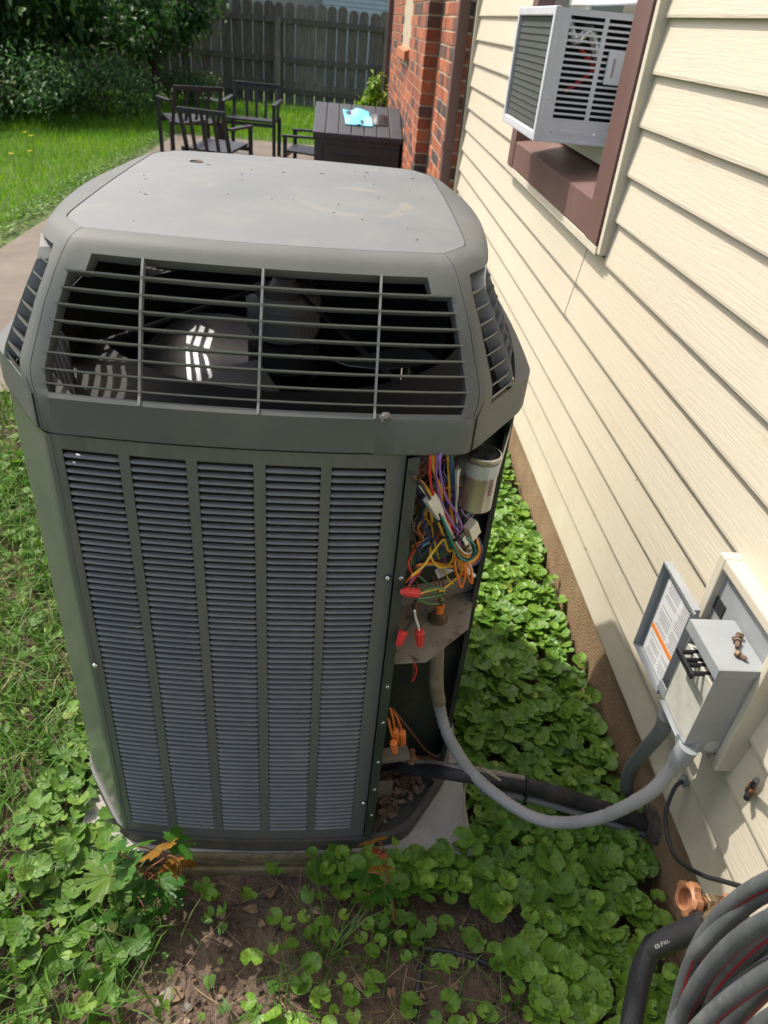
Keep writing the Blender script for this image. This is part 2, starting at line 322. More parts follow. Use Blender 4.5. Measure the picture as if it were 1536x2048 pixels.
def lidmat():
    m = M('hood_lid_plastic', (.120,.129,.132), (.138,.146,.147), (.158,.163,.159), scale=3.5, detail=8, rough=.6, bump=.12, bscale=420, bdist=.002, dirt=(.18,.177,.162), dscale=16, dlo=.5, dhi=.85)
    t = m.node_tree; b = t.nodes['Principled BSDF']; src = b.inputs['Base Color'].links[0].from_socket
    g = N(t, 'ShaderNodeNewGeometry'); c = PZ(760, 395, 1.357)
    sub = N(t, 'ShaderNodeVectorMath', operation='SUBTRACT'); sub.inputs[1].default_value = c; t.links.new(g.outputs['Position'], sub.inputs[0])
    mu = N(t, 'ShaderNodeVectorMath', operation='MULTIPLY'); mu.inputs[1].default_value = (9.5, 9.5, 0); t.links.new(sub.outputs[0], mu.inputs[0])
    nz = N(t, 'ShaderNodeTexNoise', i_Scale=5., i_Detail=4); t.links.new(g.outputs['Position'], nz.inputs['Vector'])
    ad = N(t, 'ShaderNodeVectorMath', operation='MULTIPLY_ADD'); ad.inputs[1].default_value = (.8,.8,0); t.links.new(nz.outputs['Color'], ad.inputs[0]); t.links.new(mu.outputs[0], ad.inputs[2])
    ln = N(t, 'ShaderNodeVectorMath', operation='LENGTH'); t.links.new(ad.outputs[0], ln.inputs[0])
    rr = ramp(t, [(.40, 0), (.47, .55), (.49, .65), (.56, 0)]); t.links.new(ln.outputs['Value'], rr.inputs[0])
    rr.color_ramp.interpolation = 'EASE'
    mv = N(t, 'ShaderNodeMath', operation='MULTIPLY', i_1=.5); t.links.new(ln.outputs['Value'], mv.inputs[0]); t.links.new(mv.outputs[0], rr.inputs[0])
    n2 = N(t, 'ShaderNodeTexNoise', i_Scale=9., i_Detail=5); t.links.new(g.outputs['Position'], n2.inputs['Vector'])
    r2 = ramp(t, [(.42, 0), (.62, 1)]); t.links.new(n2.outputs[0], r2.inputs[0])
    m3 = N(t, 'ShaderNodeMath', operation='MULTIPLY'); t.links.new(rr.outputs[0], m3.inputs[0]); t.links.new(r2.outputs[0], m3.inputs[1])
    mx = N(t, 'ShaderNodeMixRGB'); t.links.new(m3.outputs[0], mx.inputs[0]); t.links.new(src, mx.inputs[1]); mx.inputs[2].default_value = (.26,.22,.155,1)
    t.links.new(mx.outputs[0], b.inputs['Base Color'])
    return m
m_lid = lidmat()
def soilmat():
    m = M('soil', (.065,.043,.029), (.11,.075,.052), (.165,.12,.085), scale=9, detail=9, rough=.95, bump=.9, bscale=70, bdist=.02, dirt=(.17,.125,.085), dscale=30, dlo=.56, dhi=.75)
    return m
m_soil = soilmat()
m_turf = M('turf_soil', (.05,.09,.015), (.075,.12,.022), (.10,.10,.045), scale=5, detail=8, rough=.95, bump=.6, bscale=50)
# ------------------------------------------------------------------ setting: ground, path, lawn base
def hnoise(x, y):
    return (math.sin(x*7.1+y*3.3)*.5+math.sin(x*17.3-y*11.7+1.3)*.3+math.sin(x*41+y*37)*.2)
def ground_z(x, y):
    return .006*hnoise(x, y)+.004*math.sin(x*63+y*51)*math.sin(x*39-y*71)
gb = MB(); GX = np.linspace(-2.4, 1.0, 150); GY = np.linspace(-.4, 3.28, 150)
gb.sheet(150, 150, lambda i, j: (GX[i], GY[j], ground_z(GX[i], GY[j])))
tag(gb.build('ground', m_soil, smooth=60), kind='structure')
big = MB(); big.add([(-120,-120,-.02),(120,-120,-.02),(120,160,-.02),(-120,160,-.02)], [(0,1,2,3)])
tag(big.build('terrain', m_turf), kind='structure')
pb = MB(); pb.add([(-2.46,3.25,.012),(.8,3.25,.012),(.8,11.8,.012),(-2.36,11.8,.012)], [(0,1,2,3)])
pb.add([(-2.46,3.25,.012),(-2.46,3.25,-.03),(.8,3.25,-.03),(.8,3.25,.012)], [(0,1,2,3)])
tag(pb.build('path', m_path), kind='structure')
# ------------------------------------------------------------------ scatter of leaves
def rotm(yaw, tilt, spin):
    cy, sy = np.cos(yaw), np.sin(yaw); ct, st = np.cos(tilt), np.sin(tilt); cs, ss = np.cos(spin), np.sin(spin)
    n = len(yaw); A = np.zeros((n,3,3)); A[:,0,0]=cy; A[:,0,1]=-sy; A[:,1,0]=sy; A[:,1,1]=cy; A[:,2,2]=1
    B = np.zeros((n,3,3)); B[:,0,0]=1; B[:,1,1]=ct; B[:,1,2]=-st; B[:,2,1]=st; B[:,2,2]=ct
    C = np.zeros((n,3,3)); C[:,0,0]=cs; C[:,0,1]=-ss; C[:,1,0]=ss; C[:,1,1]=cs; C[:,2,2]=1
    return A@B@C
def scatter_mesh(name, tmpl, pos, scale, R, rnd, mats, jitter=0):
    tv, tf, tang, trad = tmpl
    tv = np.array(tv, float); tf = np.array(tf, int); n = len(pos); k = len(tv)
    sc = np.asarray(scale, float); sc = sc[:, None] if sc.ndim == 1 else sc
    V = tv[None]*sc[:, None, :] if sc.shape[1] == 3 else tv[None]*sc[:, :, None]
    if jitter: V = V + rng.normal(0, jitter, (n, k, 1))*sc.mean(axis=1)[:, None, None]*np.array([0,0,1.])
    V = np.einsum('nij,nkj->nki', R, V)+np.asarray(pos)[:, None, :]
    V = V.reshape(-1, 3); F = (tf[None]+np.arange(n)[:, None, None]*k).reshape(-1, tf.shape[1])
    me = bpy.data.meshes.new(name); me.vertices.add(len(V)); me.vertices.foreach_set('co', V.ravel().astype(np.float32))
    q = tf.shape[1]; me.loops.add(F.size); me.loops.foreach_set('vertex_index', F.ravel().astype(np.int32))
    me.polygons.add(len(F)); me.polygons.foreach_set('loop_start', np.arange(0, F.size, q, dtype=np.int32)); me.polygons.foreach_set('loop_total', np.full(len(F), q, np.int32))
    for nm, arr in (('rnd', np.repeat(np.asarray(rnd), k)), ('ang', np.tile(np.array(tang), n)), ('rad', np.tile(np.array(trad), n))):
        a = me.attributes.new(nm, 'FLOAT', 'POINT'); a.data.foreach_set('value', arr.astype(np.float32))
    me.update(calc_edges=True); me.polygons.foreach_set('use_smooth', np.ones(len(F), bool))
    me.materials.append(mats); return me
def scatter(name, tmpl, pos, scale, R, rnd, mat, p=None, **kw):
    o = bpy.data.objects.new(name, scatter_mesh(name, tmpl, pos, scale, R, rnd, mat, **kw)); return link(o, p)
def leaf_round(lobes=9, per=3, dish=.22, scal=.09):
    n = lobes*per; v = [(0, 0, -.08)]; ang = [0]; rad = [0]
    for r in (.55, 1.):
        for i in range(n+1):
            a = math.radians(22)+(2*math.pi-math.radians(44))*i/n
            s = 1-scal*(.5+.5*math.cos(2*math.pi*i/per)) if r == 1 else 1
            rr = r*s*(1 if 0 < i < n else .93)
            v.append((math.cos(a)*rr*.95-(.0), math.sin(a)*rr, dish*rr*rr+.07*math.sin(a*3.0)*rr+.045*rr*.3*math.cos(2*math.pi*i/per))); ang.append(a); rad.append(r)
    f = []
    for i in range(n): f.append((0, 1+i, 2+i))
    for i in range(n):
        a, b, c, d = 1+i, 2+i, n+2+i, n+3+i; f += [(a, c, b), (b, c, d)]
    return v, f, ang, rad
def leaf_lobed(outline, dish=.12):
    v = [(0, .0, 0)]; ang = [0]; rad = [0]
    pts = outline+[(-x, y) for x, y in reversed(outline) if abs(x) > 1e-6]
    for x, y in pts:
        r = math.hypot(x, y); v.append((x, y, -dish*r*r+.05*abs(x))); ang.append(math.atan2(x, y)); rad.append(r)
    n = len(pts); f = [(0, 1+i, 1+(i+1) % n) for i in range(n-1)]
    return v, f, ang, rad
MAPLE = leaf_lobed([(.0,1.0),(.07,.84),(.17,.78),(.14,.62),(.26,.60),(.20,.44),(.36,.52),(.44,.60),(.50,.50),(.66,.50),(.58,.36),(.64,.26),(.46,.16),(.40,.02),(.46,-.12),(.30,-.12),(.22,-.2),(.06,-.08),(.0,-.04)], dish=.25)
HEART = leaf_lobed([(.0,1.0),(.16,.72),(.36,.44),(.45,.18),(.42,-.08),(.26,-.22),(.08,-.16),(.0,-.02)], dish=.3)
IVY = leaf_round(11, 3, .24, .085)
IVYS = leaf_round(9, 3, .26, .10)
LANCE = ([(0,0,0),(.22,.3,.06),(0,.45,-.02),(-.22,.3,.06),(.16,.75,.02),(-.16,.75,.02),(0,1,-.12)], [(0,1,2),(0,2,3),(1,4,2),(2,5,3),(2,4,6),(2,6,5)], [0]*7, [0,.5,.3,.5,.8,.8,1])
def blade_t(bend=.5):
    v = []; 
    for i, t in enumerate((0, .35, .7)):
        wd = .5*(1-t*.5); v += [(-wd*.03*1.6, bend*t*t*.8, t), (wd*.03*1.6, bend*t*t*.8, t)]
    v.append((0, bend*.8, 1-.12*bend))
    return v, [(0,1,3),(0,3,2),(2,3,5),(2,5,4),(4,5,6)], [0]*7, [0,0,.4,.4,.7,.7,1]
BLADE = blade_t(.55); BLADE2 = blade_t(1.1)
def in_poly(pts, poly):
    x, y = pts[:, 0], pts[:, 1]; c = np.zeros(len(pts), bool); n = len(poly)
    for i in range(n):
        x1, y1 = poly[i]; x2, y2 = poly[(i+1) % n]
        if y1 == y2: continue
        k = ((y1 > y) != (y2 > y)) & (x < (x2-x1)*(y-y1)/(y2-y1)+x1); c ^= k
    return c
def sample(poly, n, jig=.03):
    P = np.array(poly); lo = P.min(0); hi = P.max(0); out = np.zeros((0, 2))
    while len(out) < n:
        q = rng.uniform(lo, hi, (n*2, 2)); k = in_poly(q+rng.normal(0, jig, q.shape), poly); out = np.vstack([out, q[k]])
    return out[:n]
# ------------------------------------------------------------------ siding house
W = .763; EXP = .1172; Z0 = .272
house = thing('siding_house', (.9, 2, 0), 'cream vinyl clapboard house wall with brown window trim beside the condenser', 'house')
fb = MB(); fb.box((.80, -1.5, -.3), (1.1, 5.12, .30)); fb.build('foundation', m_found, house)
core = MB(); core.box((.80, -1.5, .30), (1.1, 2.135, 3.0)); core.box((.80, 3.505, .30), (1.1, 5.12, 3.0)); core.box((.80, 2.135, .30), (1.1, 3.505, 1.11)); core.box((.80, 2.135, 2.45), (1.1, 3.505, 3.0))
core.build('wall_core', m_cream, house)
def board(y0, y1, k, nm='siding_board', off=0.):
    z = Z0+k*EXP
    b = MB(); prof = [(W-off, z), (W-off-.0005, z+.006), (W+.0135-off, z+EXP+.004), (W+.018, z+EXP+.004), (W+.020, z+.012), (W+.008, z)]
    n = len(prof); v = [(x, y0, zz) for x, zz in prof]+[(x, y1, zz) for x, zz in prof]
    b.add(v, [tuple(range(n)), tuple(range(n, 2*n))[::-1]]+[(i, n+i, n+(i+1) % n, (i+1) % n) for i in range(n)])
    return b.build(nm, m_siding, house)
for k in range(0, 23):
    z = Z0+k*EXP; segs = [(-1.5, 5.1)]
    if z+EXP > 1.115 and z < 2.42: segs = [(-1.5, 2.10), (3.54, 5.1)]
    for (a, b_) in segs:
        if k in (5, 6):
            s = {5: 2.36, 6: 2.32}[k]
            board(a, s, k); board(s-.02, b_, k, off=.0022)
        else: board(a, b_, k)
cb = MB(); cb.box((.745, 5.1, .27), (.80, 5.14, 3.0)); cb.build('corner_trim', m_cream, house)
for k, (px, py, r_) in enumerate(((1176, 1098, .0042), (1270, 960, .0012))):
    q = PX(px, py, W+.006); b = MB(); b.lathe([(r_, 0), (r_*1.1, .004)], (W-.001+((q.z-Z0) % EXP)/EXP*.0115, q.y, q.z), (1, 0, 0), 10); b.build('nail_hole', m_dark, house)
# window with brown trim
wn = MB()
wn.box((.735, 2.122, 1.135), (.80, 2.245, 2.45)); wn.box((.735, 3.42, 1.135), (.80, 3.52, 2.45))
wn.box((.735, 2.245, 2.36), (.80, 3.42, 2.45))
win = wn.build('window', m_brown, house, bevel=.003)
sl = MB(); sl.prism([(.738, 2.245, 1.135), (.738, 2.245, 1.235), (.90, 2.245, 1.275), (.90, 2.245, 1.135)], (0, 1.175, 0)); sl.build('window_sill', m_brown, win, bevel=.004)
tr = MB(); tr.box((.742, 2.094, 1.115), (.79, 2.1195, 2.47)); tr.box((.742, 3.522, 1.115), (.79, 3.545, 2.47)); tr.box((.738, 2.1195, 1.108), (.79, 3.522, 1.1325)); tr.build('casing_trim', m_cream, win, bevel=.002)
ss = MB(); ss.box((.86, 2.245, 1.276), (.905, 3.42, 1.330)); ss.box((.86, 2.245, 1.33), (.905, 2.285, 2.36)); ss.box((.86, 3.38, 1.33), (.905, 3.42, 2.36)); ss.box((.845, 2.285, 1.72), (.90, 3.38, 1.78)); ss.box((.865, 2.285, 1.33), (.88, 2.585, 1.72)); ss.box((.865, 3.175, 1.33), (.88, 3.38, 1.72)); ss.build('sash', m_white, win, bevel=.003)
gp = MB(); gp.box((.885, 2.285, 1.78), (.89, 3.38, 2.36)); gp.build('pane', m_glass, win)
# ------------------------------------------------------------------ brick house beyond
brick = thing('brick_house', (.8, 8, 0), 'red brick house wall stepping out beyond the cream siding', 'house')
XB1, YB1, XB2, YB2, YE = .715, 5.5, .608, 6.65, 11.8
BC = .0865
mo = MB(); mo.box((XB1+.006, YB1+.006, -.1), (1.1, YB2+.2, 3.0)); mo.box((XB2+.006, YB2+.006, -.1), (1.1, YE-.006, 3.0)); mo.build('mortar_core', m_mortar, brick)
BCOL = [(.30,.085,.040), (.36,.11,.05), (.25,.07,.036), (.42,.14,.06), (.12,.06,.045), (.06,.045,.042), (.32,.10,.045)]
bm_mats = []
for i, c in enumerate(BCOL):
    bm_mats.append(M('brick_clay_%d' % i, tuple(x*.8 for x in c), c, tuple(x*1.2 for x in c), scale=22, rough=.85, bump=.5, bscale=120, dirt=(.05,.04,.038), dscale=9, dlo=.55, dhi=.72))
def brickmesh(dx, dy, mt):
    b = MB(); h = (BC-.013)/2
    b.box((-dx/2, -dy/2, -h), (dx/2, dy/2, h)); return b.mesh('brick', mt, bevel=.004)
bmesh_long = [brickmesh(.1, .205, m) for m in bm_mats]; bmesh_head = [brickmesh(.1, .095, m) for m in bm_mats]
cnt = 0; rest = MB()
wy0, wy1, wz0 = 8.35, 9.45, 1.42
for kz in range(0, 27):
    z = .03+BC*(kz+.5)
    if z > 2.25: continue
    # pier face and its return: bricks run through the corner
    odd = kz % 2
    y = YB1+(.1025 if not odd else .0475)
    first = True
    while y < YB2+.1:
        mm = random.choice(bmesh_head if (first and odd) else bmesh_long)
        if cnt < 270: inst(mm, 'brick', brick, (XB1+.05+random.uniform(-.002,.002), y, z)); cnt += 1
        y += (.0475+.1025+.012) if (first and odd) else .217
        first = False
for kz in range(0, 27):
    z = .03+BC*(kz+.5)
    if z > 2.25: continue
    odd = kz % 2; y = YB2+(.1025 if not odd else .0475); first = True
    while y < YE-.1:
        L = .095 if (first and odd) else .205
        if not (wy0-.06 < y < wy1+.06 and z > wz0-.17):
            if cnt < 300: inst(random.choice(bmesh_head if L < .1 else bmesh_long), 'brick', brick, (XB2+.05+random.uniform(-.002,.002), y, z)); cnt += 1
            else: rest.box((XB2, y-L/2, z-(BC-.013)/2), (XB2+.1, y+L/2, z+(BC-.013)/2), random.randrange(len(BCOL)))
        y += (.0475+.1025+.012) if (first and odd) else .217; first = False
tag(rest.build('bricks_beyond', bm_mats, brick), kind='stuff')
bw = MB(); bw.box((XB2+.05, wy0, wz0), (XB2+.09, wy1, wz0+.05)); bw.box((XB2+.05, wy0, wz0+.05), (XB2+.09, wy0+.06, 2.3)); bw.box((XB2+.05, wy1-.06, wz0+.05), (XB2+.09, wy1, 2.3)); bwo = bw.build('window', m_white, brick)
bp_ = MB(); bp_.box((XB2+.07, wy0+.06, wz0+.05), (XB2+.075, wy1-.06, 2.3)); bp_.build('pane', m_glass, bwo)
bs = MB(); bs.prism([(XB2-.045, wy0-.06, wz0-.12), (XB2-.045, wy0-.06, wz0-.045), (XB2+.06, wy0-.06, wz0-.003), (XB2+.06, wy0-.06, wz0-.12)], (0, wy1-wy0+.12, 0)); bs.build('window_sill', bm_mats[3], bwo)
# downspouts
def downspout(x0, x1, y0, y1, label):
    t = thing('downspout', ((x0+x1)/2, (y0+y1)/2, 0), label, 'downspout', 'brown downspouts')
    b = MB(); b.box((x0, y0, .02), (x1, y1, 2.9)); b.build('pipe', m_brown, t, bevel=.006)
    b = MB(); b.box((x0-.006, y0-.006, .95), (x1+.006, y1+.006, 1.0)); b.build('strap', m_brown, t, bevel=.003)
    b = MB(); b.box((x0-.012, y0-.06, -.01), (x1+.012, y1+.004, .1)); b.build('outlet', m_brown, t, bevel=.006)
downspout(.66, .725, 5.22, 5.31, 'brown metal downspout between the brick pier and cream siding')
downspout(.545, .605, 11.72, 11.80, 'dark brown downspout at far end of the brick wall')
cbl = MB(); cbl.tube([(.742, 5.12, 2.6), (.745, 5.13, 1.7), (.74, 5.10, 1.2), (.746, 5.12, .8), (.75, 5.13, .1)], .007, 8); tag(cbl.build('cable', m_blackwire), 'thin black cable running down beside the brown downspout', 'cable')
# ------------------------------------------------------------------ fence
FY = 16.7
fence = thing('wooden_fence', (-3, FY, 0), 'weathered grey board fence with rounded picket tops across the yard', 'fence')
fm = [M('weathered_board_%d' % i, tuple(x*.55*s for x in (.215,.182,.142)), tuple(x*.85*s for x in (.215,.182,.142)), tuple(x*1.25*s for x in (.215,.182,.142)), scale=5, detail=8, rough=.95, stretch=(6,6,.7), bump=.6, bscale=30) for i, s in enumerate((.72, .95, 1.2))]
pk = []
for mm in fm:
    for hh in (1.70, 1.73):
        b = MB(); wd = .184; pts = [(-wd/2, 0, .03), (wd/2, 0, .03), (wd/2, 0, hh-.09)]+[(wd/2*math.cos(a), 0, hh-.09+.09*math.sin(a)) for a in np.linspace(.25, math.pi-.25, 7)]+[(-wd/2, 0, hh-.09)]
        b.prism(pts, (0, .02, 0)); pk.append(b.mesh('picket', mm))
for i in range(52):
    inst(random.choice(pk), 'picket', fence, (.72-.2*i+random.uniform(-.006,.006), FY+random.uniform(-.004,.004), random.uniform(-.015,.015)), (0, random.uniform(-.006,.006), 0))
for z in (.28, .80, 1.44):
    b = MB(); b.box((-9.6, FY-.045, z-.045), (.82, FY-.006, z+.045)); b.build('rail', fm[0], fence)
for x in (-1.30, -3.75, -6.2, -8.65, .77):
    b = MB(); b.box((x-.05, FY-.15, 0), (x+.05, FY-.047, 1.48)); b.build('post', fm[2], fence)
nb = thing('neighbour_house', (-2, 24, 0), 'pale grey neighbouring house behind the board fence', 'house')
m_nb = M('neighbour_siding', (.30,.29,.26), (.36,.35,.32), rough=.7); m_nbw = M('neighbour_blue_siding', (.42,.46,.50), (.48,.52,.56), rough=.6)
b = MB(); b.box((-9, 23, 0), (-.65, 25, 3.4)); b.build('wall', m_nb, nb)
b = MB(); b.box((-.65, 22.6, 0), (4, 25, 3.4)); wl = b.build('gable_wall', m_nbw, nb)
b = MB()
for i in range(30): b.prism([(-.62, 22.58, .2+i*.1), (-.62, 22.6, .3+i*.1), (-.62, 22.6, .2+i*.1)], (4.6, 0, 0))
tag(b.build('clapboards', m_nbw, wl), kind='stuff')
b = MB(); b.prism([(-9.3, 22.3, 3.4), (-9.3, 24, 4.6), (-9.3, 25.7, 3.4)], (13.6, 0, 0)); b.build('roof', m_pan, nb)
# ------------------------------------------------------------------ condenser
ac = thing('air_conditioner', (-.1, 1.39, .07), 'large grey green outdoor condenser with louvered sides and open wiring corner', 'air conditioner')
OCT = [(-.41, .945), (.21, .945), (.335, 1.125), (.335, 1.74), (.21, 1.92), (-.41, 1.92), (-.535, 1.74), (-.535, 1.125)]
BOW = [.02, .0, .004, .0, .02, .0, .004, .0]
def oct_inset(d):
    n = 8; L = []
    for i in range(n):
        a = Vector(OCT[i]); b = Vector(OCT[(i+1) % n]); t = (b-a).normalized(); nn = Vector((-t.y, t.x)); dd = (d[1] if i in (2, 6) else d[0]-(min(max(d[0], 0), .016) if (i % 2 and len(d) == 2) else 0)) if isinstance(d, tuple) else d; L.append((a+nn*dd, t))
    out = []
    for i in range(n):
        p, t = L[i-1]; q, u = L[i]
        den = t.x*u.y-t.y*u.x; k = ((q.x-p.x)*u.y-(q.y-p.y)*u.x)/den; out.append(p+t*k)
    return out
def edge_pt(d, e, u):
    C = oct_inset(d); a = C[e]; b = C[(e+1) % 8]; t = (b-a).normalized(); nn = Vector((t.y, -t.x))
    bw = float(np.interp(d[1], [0, .043, .11, .137], [.012, .042, .032, .005])) if (e in (2, 6) and isinstance(d, tuple) and len(d) == 2) else BOW[e]
    return a.lerp(b, u)+nn*bw*4*u*(1-u)
FR = [.035, .17, .06, .17, .035, .17, .06, .17]
def rp(d, e, u):
    e %= 8; f = FR[e]
    if u > 1-f: e2 = (e+1) % 8; t = .5*(u-1+f)/f; P0, P1, P2 = edge_pt(d, e, 1-f), edge_pt(d, e, 1.), edge_pt(d, e2, FR[e2])
    elif u < f: e0 = (e-1) % 8; t = .5+.5*u/f; P0, P1, P2 = edge_pt(d, e0, 1-FR[e0]), edge_pt(d, e, 0.), edge_pt(d, e, f)
    else: return edge_pt(d, e, u)
    return P0*(1-t)**2+P1*2*t*(1-t)+P2*t*t
NE = [24, 6, 20, 6, 24, 6, 20, 6]
def perim(d, rc=.035):
    C = oct_inset(d); out = []
    for e in range(8):
        L = (C[(e+1) % 8]-C[e]).length; q = min(.45, rc/L)
        us = np.linspace(q, 1-q, NE[e])
        for u in us: out.append(edge_pt(d, e, u))
        # rounded corner
        p0 = edge_pt(d, e, 1-q); p2 = edge_pt(d, (e+1) % 8, min(.45, rc/(C[(e+2) % 8]-C[(e+1) % 8]).length)); p1 = C[(e+1) % 8]
        for s in (.25, .5, .75): out.append(p0*(1-s)**2+p1*2*s*(1-s)+p2*s*s)
    return out
# shell below: base pan, pad, corner posts, panels
pad = MB()
pad.box((-.515, .9205, .028), (.372, 2.0, .072))
padt = thing('concrete_pad', (-.07, 1.5, 0), 'pale equipment pad with stained front edge under the condenser', 'pad')
pad.build('slab', m_conc, padt, bevel=.008)
op = MB(); op.box((-.37, .905, -.06), (.255, 1.95, .0265)); op.build('footing', m_oldconc, padt, bevel=.006)
op = MB(); op.sheet(60, 7, lambda i, j: (-.385+.60*i/59, .9165-.004*(0 < j < 6)*(1+.6*math.sin(i*.9+j*2)*math.sin(i*.37)), .027+.0075*j if 0 < i < 59 else .045+.002*j)); op.build('stained_edge', m_oldconc, padt, smooth=60)
bp = MB(); Pn = perim(-.003, .05); n = len(Pn)
v = [(p.x, p.y, z) for z in (.073, .108) for p in Pn]+[(p.x, p.y, z) for z in (.108, .088) for p in perim(.010, .05)]
f = [(r*n+i, r*n+(i+1) % n, (r+1)*n+(i+1) % n, (r+1)*n+i) for r in range(3) for i in range(n)]+[tuple(3*n+i for i in range(n))]
bp.add(v, f); bp.build('base_pan', m_pan, ac, smooth=40)
PB, PT = .110, 1.088
def strip(pts, z0, z1, nm, mt, th=.0015, par=None):
    b = MB(); k = len(pts); b.add([(p[0], p[1], z) for z in (z0, z1) for p in pts], [(i, i+1, k+i+1, k+i) for i in range(k-1)]); return b.build(nm, mt, par or ac, solid=th, smooth=40)
D0 = (.004, .017, 0)
def dadd(q): return (D0[0]+q, D0[1]+q, 0)
# louvered panels (front one with individual louvers)
CX = [-.3448, -.2470, -.1490, -.0495, .0478]; CWD = .082
LZ0, NR, LP = .142, 70, .01318
def front_y(x): 
    C0 = oct_inset(D0); u = (x-C0[0].x)/(C0[1].x-C0[0].x); return edge_pt(D0, 0, u).y
xs = [-.4055]; holes = []
for c in CX: 
    holes.append(len(xs)); xs += [c-CWD/2, c-CWD/4, c, c+CWD/4, c+CWD/2]
xs += [.117]
hz = [PB, LZ0, LZ0+NR*LP, PT]
pm = MB()
pm.sheet(len(xs), 4, lambda i, j: (xs[i], front_y(xs[i]), hz[j]), hole=lambda i, j: j == 1 and any(h <= i < h+4 for h in holes))
panel = pm.build('louver_panel', m_panel, ac, solid=.002, smooth=30)
lv = MB(); pr = [(.0000, .0004), (-.0016, .0012), (-.0010, .0028), (.0018, .0044), (.0058, .0052)]
for (sx, dz) in ((-.5, 0), (-.44, 0), (0, 0), (.44, 0), (.5, 0)):
    for (yy, zz) in pr:
        k = 0 if abs(sx) == .5 else 1
        lv.v.append((sx*CWD, yy if k else max(yy, .001), zz if k else min(zz, .0042)))
for i in range(4):
    for j in range(4): lv.f.append((i*5+j, i*5+j+1, (i+1)*5+j+1, (i+1)*5+j)); lv.mi.append(0)
lmesh = lv.mesh('louver', m_louver, smooth=50)
lrest = MB()
for ci, c in enumerate(CX):
    y = front_y(c); ang = math.atan2(front_y(c+.03)-front_y(c-.03), .06)
    for r in range(NR):
        z = LZ0+r*LP
        if r >= NR-60: inst(lmesh, 'louver', panel, (c, y, z), (random.uniform(-.05, .05), random.uniform(-.004, .004), ang))
        else:
            R = Matrix.Translation((c, y, z)) @ Matrix.Rotation(ang, 4, 'Z'); lrest.add([R @ Vector(p) for p in lv.v], lv.f)
tag(lrest.build('lower_louvers', m_louver, panel, smooth=50), kind='stuff')
# left, back and right sides: plain louvered sheets
def side_panel(e, u0, u1, cols):
    a = edge_pt(D0, e, u0); b_ = edge_pt(D0, e, u1)
    so = strip([edge_pt(dadd(.012), e, u) for u in np.linspace(u0, u1, 12)], PB, PT, 'coil_guard', m_dark)
    fr = MB(); us = np.linspace(u0, u1, cols*2+1)
    for q in range(cols+1):
        uc = u0+(u1-u0)*q/cols; p0 = edge_pt(D0, e, max(u0, uc-.012)); p1 = edge_pt(D0, e, min(u1, uc+.012)); d = (p1-p0).normalized(); nn = Vector((-d.y, d.x))*.004
        fr.prism([(p0.x, p0.y, PB), (p1.x, p1.y, PB), (p1.x+nn.x, p1.y+nn.y, PB), (p0.x+nn.x, p0.y+nn.y, PB)], (0, 0, PT-PB))
    so2 = fr.build('side_panel', m_panel, ac)
    L = MB()
    for q in range(cols):
        p0 = edge_pt(D0, e, u0+(u1-u0)*(q+.03)/cols); p1 = edge_pt(D0, e, u0+(u1-u0)*(q+.97)/cols); d = (p1-p0).normalized(); nn = Vector((-d.y, d.x))
        for r in range(NR):
            z = LZ0-.02+r*LP*1.03
            L.add([(p0.x, p0.y, z), (p1.x, p1.y, z), (p1.x+nn.x*.01, p1.y+nn.y*.01, z+.008), (p0.x+nn.x*.01, p0.y+nn.y*.01, z+.008)], [(0, 1, 2, 3)])
    tag(L.build('side_louvers', m_louver, so2), kind='stuff')
side_panel(6, .02, .98, 5); side_panel(4, .02, .98, 5); side_panel(2, .07, .98, 5)
def post(e, u0, u1, nm='corner_post'): 
    return strip([edge_pt(dadd(-.001), e, u) for u in np.linspace(u0, u1, 6)], PB-.002, PT, nm, m_panel, .0015)
def cornerpost(e):   # chamfer with rolled edges
    C = oct_inset(dadd(-.001)); a = C[e]; b_ = C[(e+1) % 8]; pts = []
    ea = edge_pt(dadd(-.001), (e-1) % 8, .985); eb = edge_pt(dadd(-.001), (e+1) % 8, .015)
    for s in np.linspace(0, 1, 5): pts.append(ea*(1-s)**2+a*2*s*(1-s)+a.lerp(b_, .12)*s*s)
    pts.append(a.lerp(b_, .5))
    for s in np.linspace(0, 1, 5): pts.append(a.lerp(b_, .88)*(1-s)**2+b_*2*s*(1-s)+eb*s*s)
    strip(pts, PB-.002, PT, 'corner_post', m_corner, .0015)
cornerpost(7); cornerpost(5); cornerpost(3)
# inner shield behind the louvers (coil)
strip([edge_pt((.02, .02, 0), 7, u) for u in np.linspace(0., .97, 8)]+[edge_pt((.022, .022, 0), 0, u) for u in np.linspace(0., .86, 16)], PB-.002, PT+.004, 'coil', m_dark)
# post beside the open corner
b = MB(); b.prism([(.1185, .9275, PB), (.137, .934, PB), (.139, .952, PB), (.139, 1.10, PB), (.1365, 1.10, PB), (.1365, .955, PB), (.134, .937, PB), (.1185, .930, PB)], (0, 0, PT-PB)); b.build('corner_flange', m_post, ac)
b = MB()
for zz in (.86, .60, .50, .38, .29, .2): b.lathe([(.004, 0), (.004, .0016), (.0025, .003)], (.129, .9305, zz), (.3, -1, 0), 8)
b.build('flange_screw', m_bright, ac)
for (xx, zz) in ((.1085, .855), (.110, .235), (-.398, .62)):
    b = MB(); b.lathe([(.0055, 0), (.0055, .0015), (.0035, .004), (.002, .0045)], (xx, front_y(xx)-.003, zz), (0, -1, 0), 8); b.build('panel_screw', m_bright, ac, smooth=50)
